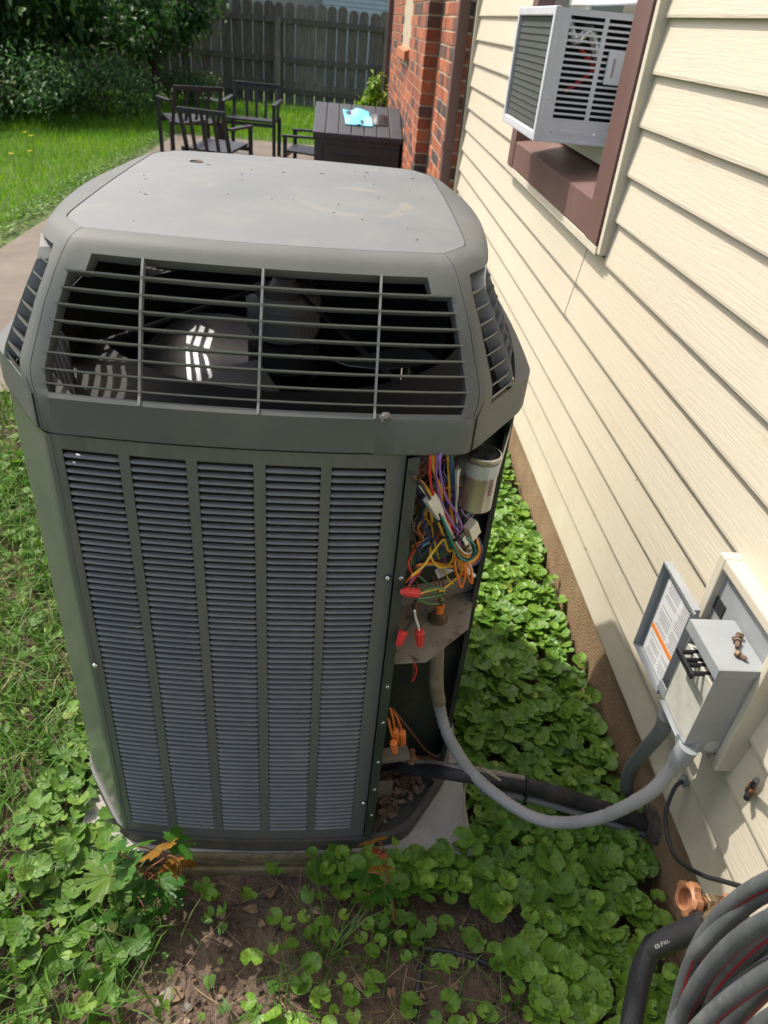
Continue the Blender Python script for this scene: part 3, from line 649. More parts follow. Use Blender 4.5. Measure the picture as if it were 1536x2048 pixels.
# ---- hood
ZB, ZT, INS = 1.165, 1.345, .137
PZT = np.array([1.148, 1.155, 1.166, 1.207, 1.263, 1.305, 1.326, 1.338, 1.3435, 1.345])
PDT = np.array([.0, .006, .011, .031, .059, .086, .103, .116, .129, .137])
def prof(z):
    if z <= 1.150: return (0., 0.)
    return (float(np.interp(z, PZT, PDT)), float(np.interp(z, [1.150, 1.1545, 1.304, 1.322, 1.330, 1.339, 1.345], [.0, .043, .112, .106, .109, .120, .137])))
ZL = [1.090, 1.093, 1.148, 1.1545, 1.160, 1.166, 1.184, 1.204, 1.223, 1.243, 1.263, 1.282, 1.302, 1.322, 1.330, 1.335, 1.339, 1.342, 1.344, 1.345]
def lev(j):
    z = ZL[j]; return ((.004, .004) if j == 0 else prof(z)), z
U_in = [.0012, .012, .026, .038, .078, .16, .235, .32, .41, .5, .585, .67, .765, .83, .915, .964, .974, .988, .9988]
def frame_part(segs, holefn):
    b = MB()
    def fn(i, j):
        d, z = lev(j); e, u = segs[i]; p = rp(d, e, u); return (p.x, p.y, z)
    b.sheet(len(segs), len(ZL), fn, hole=holefn); return b
jb, j2, jt = ZL.index(1.1545), ZL.index(1.302), ZL.index(1.322)
def holeF(i, j):
    if j < jb or j >= jt: return False
    return 4 <= i < 14 if j >= j2 else 3 <= i < 15
for nm, e, th in (('hood_front', 0, .022), ('hood_back', 4, .012)):
    frame_part([(e, u) for u in U_in], holeF).build(nm, m_hood, ac, solid=th, smooth=35)
def side_seg(e0):
    s = [(e0, u) for u in (0.006, .04, .09, .14, .2, .27, .34)]+[(e0, u) for u in (.5, .7, .83, .88, .93, .98)]
    s += [(e0+1, u) for u in (.01, .025, .045, .06, .14, .23, .32, .41, .5, .59, .68, .77, .86, .94, .955, .975, .99)]
    s += [(e0+2, u) for u in (.02, .07, .12, .17, .3, .5, .66, .73, .8, .86, .91, .96, .994)]
    return [(e % 8, u) for e, u in s]
jst = ZL.index(1.322)
for e0 in (1, 5):
    sg = side_seg(e0); ns = len(sg)
    frame_part(sg, lambda i, j: 6 <= i < ns-7 and jb+0 <= j < jst).build('hood_side', m_hood, ac, solid=.007, smooth=38)
for e in (0, 4):
    for u in (0.0, 1.0):
        b = MB(); P = [rp((lev(j)[0][0]+.004, lev(j)[0][0]+.004), e, u) for j in range(len(ZL))]
        for j in range(len(ZL)-1):
            z0, z1 = ZL[j], ZL[j+1]
            b.add([(P[j].x-.005, P[j].y, z0), (P[j].x+.005, P[j].y, z0), (P[j+1].x+.005, P[j+1].y, z1-.001), (P[j+1].x-.005, P[j+1].y, z1-.001)], [(0,1,2,3)])
        b.build('hood_seam', m_dark, ac)
# raised pad and screw on the band
b = MB(); us = list(np.linspace(.765, .96, 8))+[.967, .974, .981, .987, .993, .998]
def bandpt(u, d, z): p = rp(d, 0, u); return (p.x, p.y, z)
b.sheet(14, 4, lambda i, j: bandpt(us[i], (-.001, -.004, -.004, -.001)[j] if i > 0 else .001, (1.0905, 1.094, 1.143, 1.150)[j])); b.build('hood_band', m_hood, ac, solid=.004, smooth=40)
b = MB(); p = edge_pt(0, 0, .79); b.lathe([(.009, 0), (.009, .0015), (.0055, .002), (.0055, .005), (.0035, .0058)], (p.x, p.y+.001, 1.151), (0, -.7, .7), 6); b.build('hood_screw', m_pan, ac)
# lid
lid = MB(); d0 = INS+.0012; zt = ZT-.0003
LU = {0: list(np.linspace(0, .035, 4))+list(np.linspace(.08, .92, 16))+list(np.linspace(.965, .999, 4)), 1: list(np.linspace(0, .17, 4))+[.5]+list(np.linspace(.83, .999, 4)), 2: list(np.linspace(0, .06, 4))+list(np.linspace(.12, .88, 14))+list(np.linspace(.94, .999, 4))}
P0 = [rp((d0, d0), e, u) for e in range(8) for u in LU[e % 4 if e % 4 < 3 else 1]]; n = len(P0); LCX, LCY = -.1, 1.4325
LR = [(1.0, -.012), (1.0, -.0012), (.995, 0.0004)]+[(k, .0004+.014*(1-k**2.2)) for k in (.97, .93, .86, .76, .64, .5, .36, .22, .1)]
def lid_z(x, y):
    kx = max(abs(x-LCX)/.30, abs(y-LCY)/.35); return ZT+.0001+.014*(1-min(kx, 1)**2.2)
for k, dz in LR:
    for p in P0: lid.v.append((LCX+(p.x-LCX)*k, LCY+(p.y-LCY)*k, zt+dz))
for r in range(len(LR)-1):
    for i in range(n): lid.f.append((r*n+i, r*n+(i+1) % n, (r+1)*n+(i+1) % n, (r+1)*n+i)); lid.mi.append(0)
lid.f.append(tuple((len(LR)-1)*n+i for i in range(n))); lid.mi.append(0)
lid.build('hood_lid', m_lid, ac, smooth=30)
b = MB()
for d, z in ((INS-.02, ZT-.010), (INS+.012, ZT-.012)):
    for e in range(8):
        for u in LU[e % 4 if e % 4 < 3 else 1]: p = rp((d, d), e, u); b.v.append((p.x, p.y, z))
b.f += [(i, (i+1) % n, n+(i+1) % n, n+i) for i in range(n)]; b.mi += [0]*n; b.build('lid_gasket', m_dark, ac)
def add2(d, q): return (d[0]+q, d[1]+q)
def bar_mesh(us, z, depth=.020, thick=.0025, drop=.012, scallop=None):
    d = prof(z); b = MB(); k = len(us)
    for (dd, zz) in ((-.0012, thick/2), (depth, thick/2-drop), (depth, -thick/2-drop), (-.0012, -thick/2)):
        for q, (ee, u) in enumerate(us):
            s = scallop(ee, u) if scallop else 0
            p = rp(add2(d, dd+s), ee, u); b.v.append((p.x, p.y, z+zz))
    for r in range(4):
        for i in range(k-1): b.f.append((r*k+i, r*k+i+1, ((r+1) % 4)*k+i+1, ((r+1) % 4)*k+i)); b.mi.append(0)
    b.f += [(0, k, 2*k, 3*k), (k-1, 4*k-1, 3*k-1, 2*k-1)]; b.mi += [0, 0]
    return b
BZ = [1.166, 1.184, 1.204, 1.223, 1.243, 1.263, 1.282, 1.302]
def u_at(d, e, x):
    a = edge_pt(d, e, 0.).x; c = edge_pt(d, e, 1.).x; return (x-a)/(c-a)
for e in (0, 4):
    for z in BZ:
        bar_mesh([(e, u) for u in np.linspace(.032, .970, 16)], z).build('grille_bar', m_bar, ac, smooth=40)
    for x in (-.264, -.1, .064):
        b = MB(); k = 0; s = .0017
        for z in np.linspace(1.150, 1.323, 16):
            d = prof(z)
            p0 = edge_pt(add2(d, -.0008), e, u_at(d, e, x)); p1 = edge_pt(add2(d, .014), e, u_at(d, e, x))
            b.v += [(x-s, p0.y, z), (x+s, p0.y, z), (x+s, p1.y, z-.003), (x-s, p1.y, z-.003)]
            if k: q = (k-1)*4; b.f += [(q+i, q+(i+1) % 4, q+4+(i+1) % 4, q+4+i) for i in range(4)]; b.mi += [0]*4
            k += 1
        b.build('grille_rib', m_bar, ac)
def scal(ee, u): return .007*abs(math.sin(u*math.pi*5)) if ee in (2, 6) else 0
for e0 in (1, 5):
    e = e0+1
    uu = [(e0, u) for u in np.linspace(.33, .96, 6)]+[(e, u) for u in np.linspace(.012, .988, 41)]+[((e0+2) % 8, u) for u in np.linspace(.04, .67, 5)]
    for z in BZ:
        bar_mesh(uu, z, depth=.013, drop=.014, scallop=scal).build('grille_bar', m_bar, ac, smooth=50)
    for u in (.0, .2, .4, .6, .8, 1.0):
        b = MB(); k = 0; s = .0018
        for z in np.linspace(1.1545, 1.323, 14):
            d = prof(z); p0 = edge_pt(add2(d, .0008), e, u); p1 = edge_pt(add2(d, .026), e, u)
            b.v += [(p0.x, p0.y-s, z), (p0.x, p0.y+s, z), (p1.x, p1.y+s, z), (p1.x, p1.y-s, z)]
            if k: q = (k-1)*4; b.f += [(q+i, q+(i+1) % 4, q+4+(i+1) % 4, q+4+i) for i in range(4)]; b.mi += [0]*4
            k += 1
        b.build('grille_rib', m_bar, ac)
# inside: deck with orifice, motor, blades
b = MB(); nn = 40; cx, cy = -.1, 1.43
inner = [(cx+.355*math.cos(a), cy+.355*math.sin(a)) for a in np.linspace(0, 2*math.pi, nn, endpoint=False)]
Po = perim(.006, .04); no = len(Po)
def ringmatch(a): return min(range(no), key=lambda i: abs(((math.atan2(Po[i].y-cy, Po[i].x-cx)-a+math.pi) % (2*math.pi))-math.pi))
for i in range(nn):
    a = 2*math.pi*i/nn; o_ = Po[ringmatch(a)]
    b.v += [(o_.x, o_.y, 1.0945), (inner[i][0], inner[i][1], 1.115), (inner[i][0], inner[i][1], .93)]; 
for i in range(nn):
    k = (i+1) % nn
    b.f += [(3*i, 3*k, 3*k+1, 3*i+1), (3*i+1, 3*k+1, 3*k+2, 3*i+2)]; b.mi += [0, 0]
b.build('fan_orifice', M('orifice_black', (.014,.014,.015), (.022,.021,.02), rough=.7, dirt=(.04,.033,.026), dscale=10), ac, smooth=40)
b = MB(); b.lathe([(.40, 0), (.40, .002)], (cx, cy, .80), (0, 0, 1), 24); b.build('fan_well', m_dark, ac)
m_motor = M('motor_grey', (.20,.195,.18), (.25,.24,.22), rough=.5, dirt=(.28,.19,.14), dscale=12)
b = MB(); b.lathe([(.03, .0), (.066, .004), (.070, .012), (.070, .06), (.074, .062), (.074, .074), (.066, .09), (.030, .098), (.02, .115), (.008, .117)], (cx, cy, 1.075), (0, 0, 1), 28); motor = b.build('fan_motor', m_motor, ac, smooth=40)
b = MB()
for i in range(40):
    a = 2*math.pi*i/40; b.bar((cx+.0705*math.cos(a), cy+.0705*math.sin(a), 1.092), (cx+.0705*math.cos(a), cy+.0705*math.sin(a), 1.13), .003, .003)
tag(b.build('motor_fins', m_motor, motor), kind='stuff')
b = MB()
for a in (.6, 2.2, 3.8, 5.3): b.bar((cx+.06*math.cos(a), cy+.06*math.sin(a), 1.175), (cx+.38*math.cos(a), cy+.38*math.sin(a), 1.125), .008, .006)
b.build('motor_mount', m_dark, ac)
b = MB(); b.lathe([(.05, 0), (.072, .01), (.072, .06), (.06, .065)], (cx, cy, 1.005), (0, 0, 1), 24); b.build('fan_hub', m_dark, ac, smooth=40)
m_blade = M('fan_blade_alu', (.30,.30,.32), (.38,.38,.40), rough=.42, metal=.2, dirt=(.3,.28,.24), dscale=8, dlo=.5)
for a0 in (math.radians(140), math.radians(140+120), math.radians(140+240)):
    b = MB(); R = []
    for i, r in enumerate((.075, .14, .21, .28, .335)):
        for j, q in enumerate(np.linspace(-.5, .5, 7)):
            wd = (.55, .75, .85, .82, .70)[i]; a = a0+q*wd*(.28/max(r, .16))*1.1+.1*i*.4
            b.v.append((cx+r*math.cos(a), cy+r*math.sin(a), 0.985-(q)*(.11-.03*i*.4)+.012*(1-4*q*q)))
    b.f += [(i*7+j, i*7+j+1, (i+1)*7+j+1, (i+1)*7+j) for i in range(4) for j in range(6)]; b.mi += [0]*24
    b.build('fan_blade', m_blade, ac, solid=.0025, smooth=60)
for e in (3, 4, 5): strip([edge_pt(.125, e, u) for u in np.linspace(0, 1, 10)], 1.06, 1.315, 'added_light_block', m_dark, .002)  # dark sheets added inside the hood to block daylight through the far grilles
strip([edge_pt(.07, 7, u) for u in np.linspace(0, .9, 6)], 1.06, 1.20, 'added_light_block', m_dark, .002)
strip([edge_pt(.095, 6, u) for u in np.linspace(0, 1, 12)], 1.06, 1.205, 'added_light_block', m_dark, .002)
strip([edge_pt(.125, 2, u) for u in np.linspace(.3, 1, 8)], 1.06, 1.315, 'added_light_block', m_dark, .002)
b = MB(); C_ = perim(INS+.004); b.add([(p.x, p.y, ZT-.02) for p in C_], [tuple(range(len(C_)))]); b.build('lid_liner', m_dark, ac)
# dry leaf on the lid
lp = PZ(408, 323, ZT+.012); lp.z = lid_z(lp.x, lp.y)+.001
dl = scatter('dry_leaf', LANCE, [lp], [.034], rotm(np.array([1.2]), np.array([.03]), np.array([0.])), [.1], m_deadleaf); tag(dl, 'tiny brown dry leaf lying on the hood lid', 'leaf')
spk = MB(); rs = random.Random(5)
for i in range(34):
    x, y = rs.uniform(-.36, .16), rs.uniform(1.12, 1.72); z = lid_z(x, y)+.0006; a = rs.uniform(0, 3.14); L = rs.uniform(.0006, .0016) if rs.random() < .85 else rs.uniform(.003, .006); w_ = L*.5 if L < .003 else .0006
    m = Matrix.Translation((x, y, z)) @ Matrix.Rotation(a, 4, 'Z'); spk.box((-L, -w_, -.0004), (L, w_, .0005), 0, m)
tag(spk.build('lid_debris', m_deadleaf_plain, ac), kind='stuff')
# ---- open control corner
CB = np.array([.15, .98]); CC = np.array([.335, 1.16]); CN = np.array([(CC-CB)[1], -(CC-CB)[0]]); CN /= np.linalg.norm(CN)
def cp(px, py, off=0.):
    r = ray((px, py)); t = (CN @ (CB+CN*off))/(CN @ r[:2]); return Vector(CAM+r*t)
def cz(zx, zy, off=0.): return cp(740+zx/4.097, 860+zy/4.096, off)
box_ = MB()
box_.add([(.1365, 1.105, .108), (.318, 1.163, .108), (.318, 1.163, 1.088), (.1365, 1.105, 1.088)], [(0, 1, 2, 3)])
cbx = box_.build('control_box', m_darkgreen, ac, solid=.002)
b = MB(); b.prism([(.3165, 1.130, .106), (.3195, 1.130, .106), (.321, 1.178, .106), (.3165, 1.178, .106)], (0, 0, .982)); b.prism([(.309, 1.1265, .106), (.3195, 1.1265, .106), (.3195, 1.1285, .106), (.309, 1.1285, .106)], (0, 0, .982)); b.build('side_flange', m_darkgreen, ac)
sh = MB(); sh.prism([(.3135, 1.158, .638), (.3135, 1.135, .638), (.2925, 1.052, .638), (.200, .958, .638), (.1405, .951, .638), (.1405, 1.104, .638)], (0, 0, .003))
sh.prism([(.1405, 1.104, .6415), (.3135, 1.1575, .6415), (.3135, 1.155, .6415), (.1405, 1.1015, .6415)], (0, 0, .05))
sh.build('shelf', m_shelf, cbx)
# capacitor
ct, cbm = cp(968, 912, .055), cp(949, 1012, .055)
cxy = ((ct.x+cbm.x)/2, (ct.y+cbm.y)/2)
b = MB(); b.lathe([(.0235, 0), (.027, .003), (.027, ct.z-cbm.z-.002), (.0286, ct.z-cbm.z), (.0286, ct.z-cbm.z+.006), (.0262, ct.z-cbm.z+.007), (.026, ct.z-cbm.z+.001)], (cxy[0], cxy[1], cbm.z), (0, 0, 1), 28)
cap = b.build('capacitor', m_can, cbx, smooth=40)
b = MB(); b.lathe([(.0258, 0), (.0258, .0015)], (cxy[0], cxy[1], ct.z+.002), (0, 0, 1), 20); 
for dx, dy in ((.013, .007), (-.013, .007), (0, -.013)):
    for q_ in range(4):
        a_ = .4+q_*1.57; b.box((cxy[0]+dx+.004*math.cos(a_)-.0025, cxy[1]+dy+.004*math.sin(a_)-.0004, ct.z+.003), (cxy[0]+dx+.004*math.cos(a_)+.0025, cxy[1]+dy+.004*math.sin(a_)+.0004, ct.z+.013))
b.build('terminal', m_dark, cap)
sz = cp(960, 933, .055).z
b = MB(); angs = np.linspace(math.radians(150), math.radians(350), 16)
pp = [(cxy[0]+.028*math.cos(a), cxy[1]+.028*math.sin(a)) for a in angs]
pp = [(.20, 1.10)]+pp+[(.318, 1.128)]
k = len(pp); b.add([(x, y, z) for z in (sz-.012, sz+.012) for x, y in pp], [(i, i+1, k+i+1, k+i) for i in range(k-1)]); b.build('strap', m_steel, cap, solid=.001)
b = MB()
for i, aa in enumerate((-62, -56, -50)):
    a = math.radians(aa); x, y = cxy[0]+.0274*math.cos(a), cxy[1]+.0274*math.sin(a); zz = cbm.z+.035
    for _ in range(9):
        h = random.uniform(.002, .006); t = Vector((-math.sin(a), math.cos(a), 0))
        p = Vector((x, y, zz)); b.add([p-t*.0007, p+t*.0007, p+t*.0007+Vector((0,0,h)), p-t*.0007+Vector((0,0,h))], [(0,1,2,3)]); zz += h+.0016
tag(b.build('can_printing', m_print if False else M('can_ink', (.05,.03,.03), (.3,.05,.05), rough=.6), cap), kind='stuff')
# boards and relays behind the wires
def slab(zx, zy, w_, h_, t_, mt, nm, off=-.03, p=None, rz=0):
    c = cz(zx, zy, off); b = MB()
    m = Matrix.Translation(c) @ Matrix.Rotation(math.atan2(CC[1]-CB[1], CC[0]-CB[0])+rz, 4, 'Z')
    b.box((-w_/2, -t_/2, -h_/2), (w_/2, t_/2, h_/2), 0, m); return b.build(nm, mt, p or cbx, bevel=.0008)
slab(470, 760, .11, .17, .003, m_pcb, 'circuit_board', -.055)
slab(600, 950, .07, .06, .003, m_pcb, 'circuit_board', -.03)
slab(800, 730, .028, .03, .003, m_pcb, 'circuit_board', .005)
rl = slab(415, 800, .032, .05, .022, m_black, 'relay', -.02); slab(430, 860, .016, .003, .024, M('relay_blue', (.15,.35,.6), rough=.4), 'relay_stripe', -.019, rl); slab(420, 910, .018, .005, .024, M('relay_blue_b', (.15,.35,.6), rough=.4), 'relay_stripe', -.019, rl)
for zx, zy in ((430, 760), (430, 815)):
    slab(zx, zy, .018, .012, .02, M('relay_mauve%d' % zy, (.12,.08,.09), (.2,.15,.17), rough=.3), 'terminal_block', -.012)
slab(355, 740, .018, .012, .02, m_whiteplastic, 'terminal_block', -.03); slab(345, 840, .014, .014, .02, m_whiteplastic, 'terminal_block', -.03)
slab(430, 610, .04, .012, .015, m_rust, 'resistor', -.04)
slab(680, 400, .10, .12, .04, m_dark, 'contactor', -.07)
slab(690, 350, .022, .016, .012, m_can, 'contactor_terminal', -.035)
b = MB(); b.lathe([(.007, 0), (.007, .012), (.005, .014)], cz(405, 660, -.02), (CN[0], CN[1], .3), 12); b.build('varistor', M('yellow_disc', (.55,.32,.02), rough=.4), cbx, smooth=40)
def block(p0, p1, wd, th, mt, nm, offs=0.):
    b = MB(); a = cz(*p0, offs); c = cz(*p1, offs); b.bar(a, c, wd, th, up=(CN[0], CN[1], 0)); return b.build(nm, mt, cbx, bevel=.0012)
block((485, 545), (575, 690), .021, .012, m_whiteplastic, 'wire_connector', .028)
block((820, 770), (850, 860), .024, .016, m_whiteplastic, 'wire_connector', .03)
block((795, 1110), (815, 1165), .013, .009, m_whiteplastic, 'wire_connector', .03); block((820, 1165), (855, 1195), .007, .007, m_whiteplastic, 'wire_connector', .03)
block((765, 880), (800, 935), .008, .0015, m_label, 'wire_flag', .052)
lb = MB(); L4 = [cz(530, 1150, -.008), cz(560, 1218, -.008), cz(690, 1150, -.008), cz(640, 1128, -.008), cz(560, 1132, -.008)]; lb.add(L4, [(0, 1, 2, 3, 4)]); lab = lb.build('paper_tag', m_label, cbx, solid=.0004)
b = MB()
for i in range(6):
    t = .12+i*.14; a = L4[0].lerp(L4[1], t); c = L4[3].lerp(L4[2], t); a2 = a.lerp(c, .1); c2 = a.lerp(c, .62 if i % 2 else .8); dz = Vector((0, 0, .0009)); o3 = Vector((CN[0], CN[1], 0))*.0012
    b.add([a2+o3, c2+o3, c2+dz+o3, a2+dz+o3], [(0, 1, 2, 3)])
tag(b.build('tag_printing', m_print, lab), kind='stuff')
WC = dict(red=(.55,.03,.02), orange=(.72,.18,.02), yellow=(.68,.42,.03), purple=(.24,.11,.38), blue=(.03,.06,.26), teal=(.01,.17,.18), white=(.62,.60,.55), black=(.012,.012,.013), brown=(.14,.05,.025), green=(.06,.17,.06), pink=(.6,.05,.12))
wm = {k: wiremat('wire_'+k, c) for k, c in WC.items()}
def wire(colr, pts, off=.02, r=.0021, wob=.004):
    P = [cz(x, max(y, 150), (off if y > 180 else min(off, -.02))+random.uniform(-wob, wob)) for (x, y) in pts]
    b = MB(); b.tube(P, r, 6, smooth=6); o = b.build('wire', wm[colr], cbx, smooth=60); o['label'] = colr+' wire'; return o
WL = [
('red', [(500,120),(497,185),(490,330),(508,500),(560,590),(612,700),(690,820),(735,890)], .03),
('orange', [(527,120),(525,185),(520,330),(560,450),(592,600),(645,740),(722,880)], .022),
('orange', [(545,120),(543,185),(532,320),(550,470),(575,600),(620,740),(705,860)], .015),
('yellow', [(515,120),(517,185),(512,300),(545,400),(582,470),(592,560)], .024),
('purple', [(562,120),(560,185),(540,330),(560,500),(610,650),(690,790),(742,950)], .038),
('purple', [(584,120),(580,185),(573,330),(620,540),(700,670),(748,780),(735,832),(700,800)], .045),
('yellow', [(630,120),(632,185),(645,380),(652,560),(668,700),(690,800)], .02),
('blue', [(655,120),(657,185),(665,330),(680,500),(692,640),(712,800)], .026),
('teal', [(668,120),(672,220),(690,450),(702,640),(718,830)], .022),
('white', [(714,120),(716,175),(720,330),(716,500),(705,640),(712,760)], .036),
('white', [(699,120),(700,175),(706,330),(704,520),(700,660)], .026),
('pink', [(655,200),(678,260),(692,310),(684,340)], .012),
('black', [(570,690),(612,790),(662,890),(702,985),(765,1048),(822,1052),(850,1000),(838,940),(795,890),(740,860)], .047),
('teal', [(590,715),(640,840),(690,960),(735,1042),(800,1072),(855,1020),(857,950),(820,905),(770,880)], .052),
('white', [(600,700),(660,830),(718,940),(770,1005),(820,1008),(846,960),(825,915),(780,890)], .044),
('orange', [(640,760),(690,890),(735,975),(790,1025),(832,1022),(845,980)], .040),
('yellow', [(630,770),(685,910),(738,1005),(795,1045),(838,1040)], .034),
('brown', [(620,775),(675,920),(730,1020),(790,1060),(840,1055)], .032),
('yellow', [(375,395),(430,430),(480,500),(515,560)], .028), ('black', [(390,400),(425,455),(470,530),(500,572)], .033), ('brown', [(360,380),(410,420),(460,480),(505,555)], .026), ('white', [(400,450),(440,500),(490,560)], .02),
('yellow', [(610,888),(560,940),(500,1020),(440,1110),(340,1195)], .036),
('yellow', [(560,760),(600,860),(640,985),(688,985),(672,1070),(615,1122),(545,1112),(500,1040),(490,930)], .03),
('yellow', [(495,640),(500,700),(515,760),(510,810)], .01), ('yellow', [(440,680),(470,740),(520,830)], .002),
('black', [(340,760),(362,890),(402,1025),(462,985),(528,885),(520,760)], .03), ('black', [(430,530),(400,580),(355,640)], .01),
('red', [(400,930),(342,1020),(312,1090),(350,1180),(405,1140)], .018),
('red', [(420,1150),(350,1230),(300,1300)], .012), ('purple', [(440,1120),(370,1180),(320,1260)], .012), ('orange', [(400,1160),(340,1200),(290,1245)], .018),
('orange', [(705,1040),(695,1110),(722,1215),(748,1290),(778,1190),(762,1080)], .048),
('orange', [(775,1090),(798,1190),(836,1255),(826,1140),(800,1090)], .044),
('orange', [(690,1050),(700,1170),(735,1200),(790,1150)], .038),
('yellow', [(740,1050),(752,1150),(700,1220),(620,1285),(565,1325)], .03), ('yellow', [(720,1060),(740,1150),(770,1130)], .03),
('brown', [(360,1130),(500,1095),(640,1098),(770,1120),(870,1080),(912,985),(880,880)], .012), ('orange', [(380,1110),(520,1085),(650,1112),(780,1110),(862,1070),(900,985),(868,870)], .016),
('yellow', [(400,1100),(530,1100),(660,1120),(790,1092),(862,1050),(890,980),(862,860)], .022), ('blue', [(370,1120),(520,1110),(680,1130),(830,1115),(905,1050),(918,960),(885,870)], .01), ('black', [(390,1090),(540,1070),(690,1100),(800,1100),(880,1040),(905,950),(875,862)], .008),
('blue', [(355,480),(420,560),(470,640)], -.01), ('blue', [(590,340),(630,400),(632,460),(600,510)], -.005), ('blue', [(360,930),(400,1010),(380,1090)], 0),
('orange', [(620,475),(700,462),(770,440),(782,405),(752,388)], .02), ('brown', [(375,390),(405,330),(440,325),(440,362),(400,395)], .02),
('green', [(385,1345),(470,1308),(560,1292),(616,1310),(590,1345),(480,1372),(392,1378)], .035), ('yellow', [(385,1352),(470,1320),(560,1303),(605,1318)], .034), ('green', [(380,1385),(470,1418),(560,1422),(600,1400),(560,1350),(500,1320)], .03),
('black', [(370,1400),(358,1500),(330,1580),(285,1650)], .036), ('black', [(345,1430),(365,1520),(320,1600),(292,1640)], .028), ('brown', [(380,1420),(372,1500),(395,1580),(405,1650)], .036), ('white', [(365,1480),(375,1540),(395,1600),(402,1640)], .044), ('brown', [(390,1395),(380,1330),(385,1250)], .01), ('green', [(390,1190),(450,1240),(510,1290)], .0),
('brown', [(570,1400),(620,1365),(655,1368)], .02), ('black', [(860,1120),(866,1240),(840,1310),(740,1345),(640,1370)], -.008),
('black', [(480,760),(520,830),(560,900)], .0), ('brown', [(540,870),(570,810),(590,780)], .01), ('black', [(590,880),(640,880),(690,890)], .035),
('red', [(360,1900),(380,1960),(370,2010),(345,2060)], .0), ('brown', [(350,1900),(355,1990),(330,2060)], .0),
]
for c, pts, off in WL: wire(c, pts, off)
rw = random.Random(3)
for q in range(34):
    c = rw.choice(['black', 'black', 'brown', 'blue', 'yellow', 'orange', 'red', 'teal', 'purple', 'brown'])
    x, y = rw.uniform(360, 780), rw.uniform(200, 700); pts = [(x, y)]
    for _ in range(rw.randint(3, 5)):
        x = min(max(x+rw.uniform(-110, 110), 335), 850); y = min(y+rw.uniform(40, 170), 1260); pts.append((x, y))
    wire(c, pts, rw.uniform(-.045, .012), r=.0018)
b = MB(); b.tube([cz(690, 905, .05), cz(730, 880, .062), cz(760, 850, .05)], .003, 6); b.tube([cz(700, 850, .035), cz(690, 890, .045)], .0028, 6); b.build('cable_tie', m_black, cbx)
b = MB()
for i in range(4):
    c0 = cz(760+i*16, 960+(i % 2)*40, .025); b.tube([c0, c0+Vector((.006, 0, .012)), c0+Vector((.012, .004, 0))], .0035, 6)
b.build('spade_terminal', m_bright, cbx)
def nut(p0, p1, off, mt, r=.0085, ribs=8):
    a = cz(*p0, off); c = cz(*p1, off); L = (c-a).length
    b = MB(); b.lathe([(r*.72, 0), (r, .0015), (r*.98, L*.35), (r*.72, L*.9), (r*.5, L)], a, c-a, 24, rj=lambda j: 1 if j % 3 else .88); o = b.build('wire_nut', mt, cbx, smooth=25); o['label'] = ('red' if mt is m_redp else 'orange')+' wire nut'; return o
nut((388, 1337), (262, 1325), .034, m_redp, .0088); nut((275, 1648), (232, 1765), .034, m_redp, .0080); nut((405, 1648), (410, 1770), .042, m_redp, .0090)
# conduit fitting on shelf
cf = PZ(876, 1238, .642)
b = MB(); b.lathe([(.020, 0), (.020, .006), (.0165, .0062), (.0165, .012), (.0135, .0122), (.0125, .019), (.010, .019)], (cf.x, cf.y, .6415), (0, 0, 1), 16, rj=lambda j: 1 if j % 2 else .95); b.build('conduit_fitting', m_brass, cbx, smooth=30)
b = MB(); b.lathe([(.0085, 0), (.0085, .016), (.010, .022), (.0075, .023)], (cf.x, cf.y, .655), (0, 0, 1), 14); b.build('bushing', m_orangep, cbx, smooth=40)
b = MB()
for i in range(3): b.tube([(cf.x+.003*i-.003, cf.y, .67), (cf.x+.004*i-.005, cf.y+.002, .70), (cf.x-.02+.01*i, cf.y+.02, .735)], .002, 6)
b.build('wire', wm['brown'], cbx)
# lower part of the compartment: orange nuts, valve, bracket, debris
def c6(zx, zy, off=0.): return cp(720+zx/2.477, 1300+zy/2.477, off)
def nut6(p0, p1, off):
    a = c6(*p0, off); c = c6(*p1, off); L = (c-a).length; b = MB(); b.lathe([(.0055, 0), (.0078, .002), (.0075, L*.4), (.0055, L)], a, c-a, 20, rj=lambda j: 1 if j % 3 else .88); o = b.build('wire_nut', m_orangep, cbx, smooth=25); o['label'] = 'orange wire nut'
nut6((172, 395), (180, 445), .02); nut6((208, 405), (215, 462), .026); nut6((165, 455), (174, 505), .03); nut6((195, 430), (205, 465), .012)
for pts, c in (([(150, 290), (165, 350), (172, 395)], 'orange'), ([(165, 300), (195, 360), (208, 405)], 'orange'), ([(140, 340), (155, 410), (166, 455)], 'orange'), ([(155, 300), (180, 340), (200, 430)], 'brown'), ([(160, 290), (210, 350), (280, 440), (330, 500), (380, 530)], 'brown')):
    b = MB(); b.tube([c6(x, y, .02) for x, y in pts], .0022, 6, smooth=5); b.build('wire', wm[c], cbx, smooth=60)
b = MB(); q = c6(165, 530, -.02); b.bar(q+Vector((-.03, 0, 0)), q+Vector((.035, .012, .002)), .03, .018); b.build('valve_body', m_shelf, cbx, bevel=.003)
b = MB(); q = c6(257, 525, .0); b.lathe([(.011, 0), (.011, .018), (.007, .02), (.007, .04)], q-Vector((0, 0, .02)), (0, 0, 1), 6); b.build('valve_cap', m_rust, cbx)
b = MB(); q = c6(165, 690, -.02); b.bar(q+Vector((-.02, 0, -.03)), q+Vector((-.02, .0, .03)), .035, .003, up=(0, 1, 0)); b.build('bracket', m_shelf, cbx)
deb = MB()
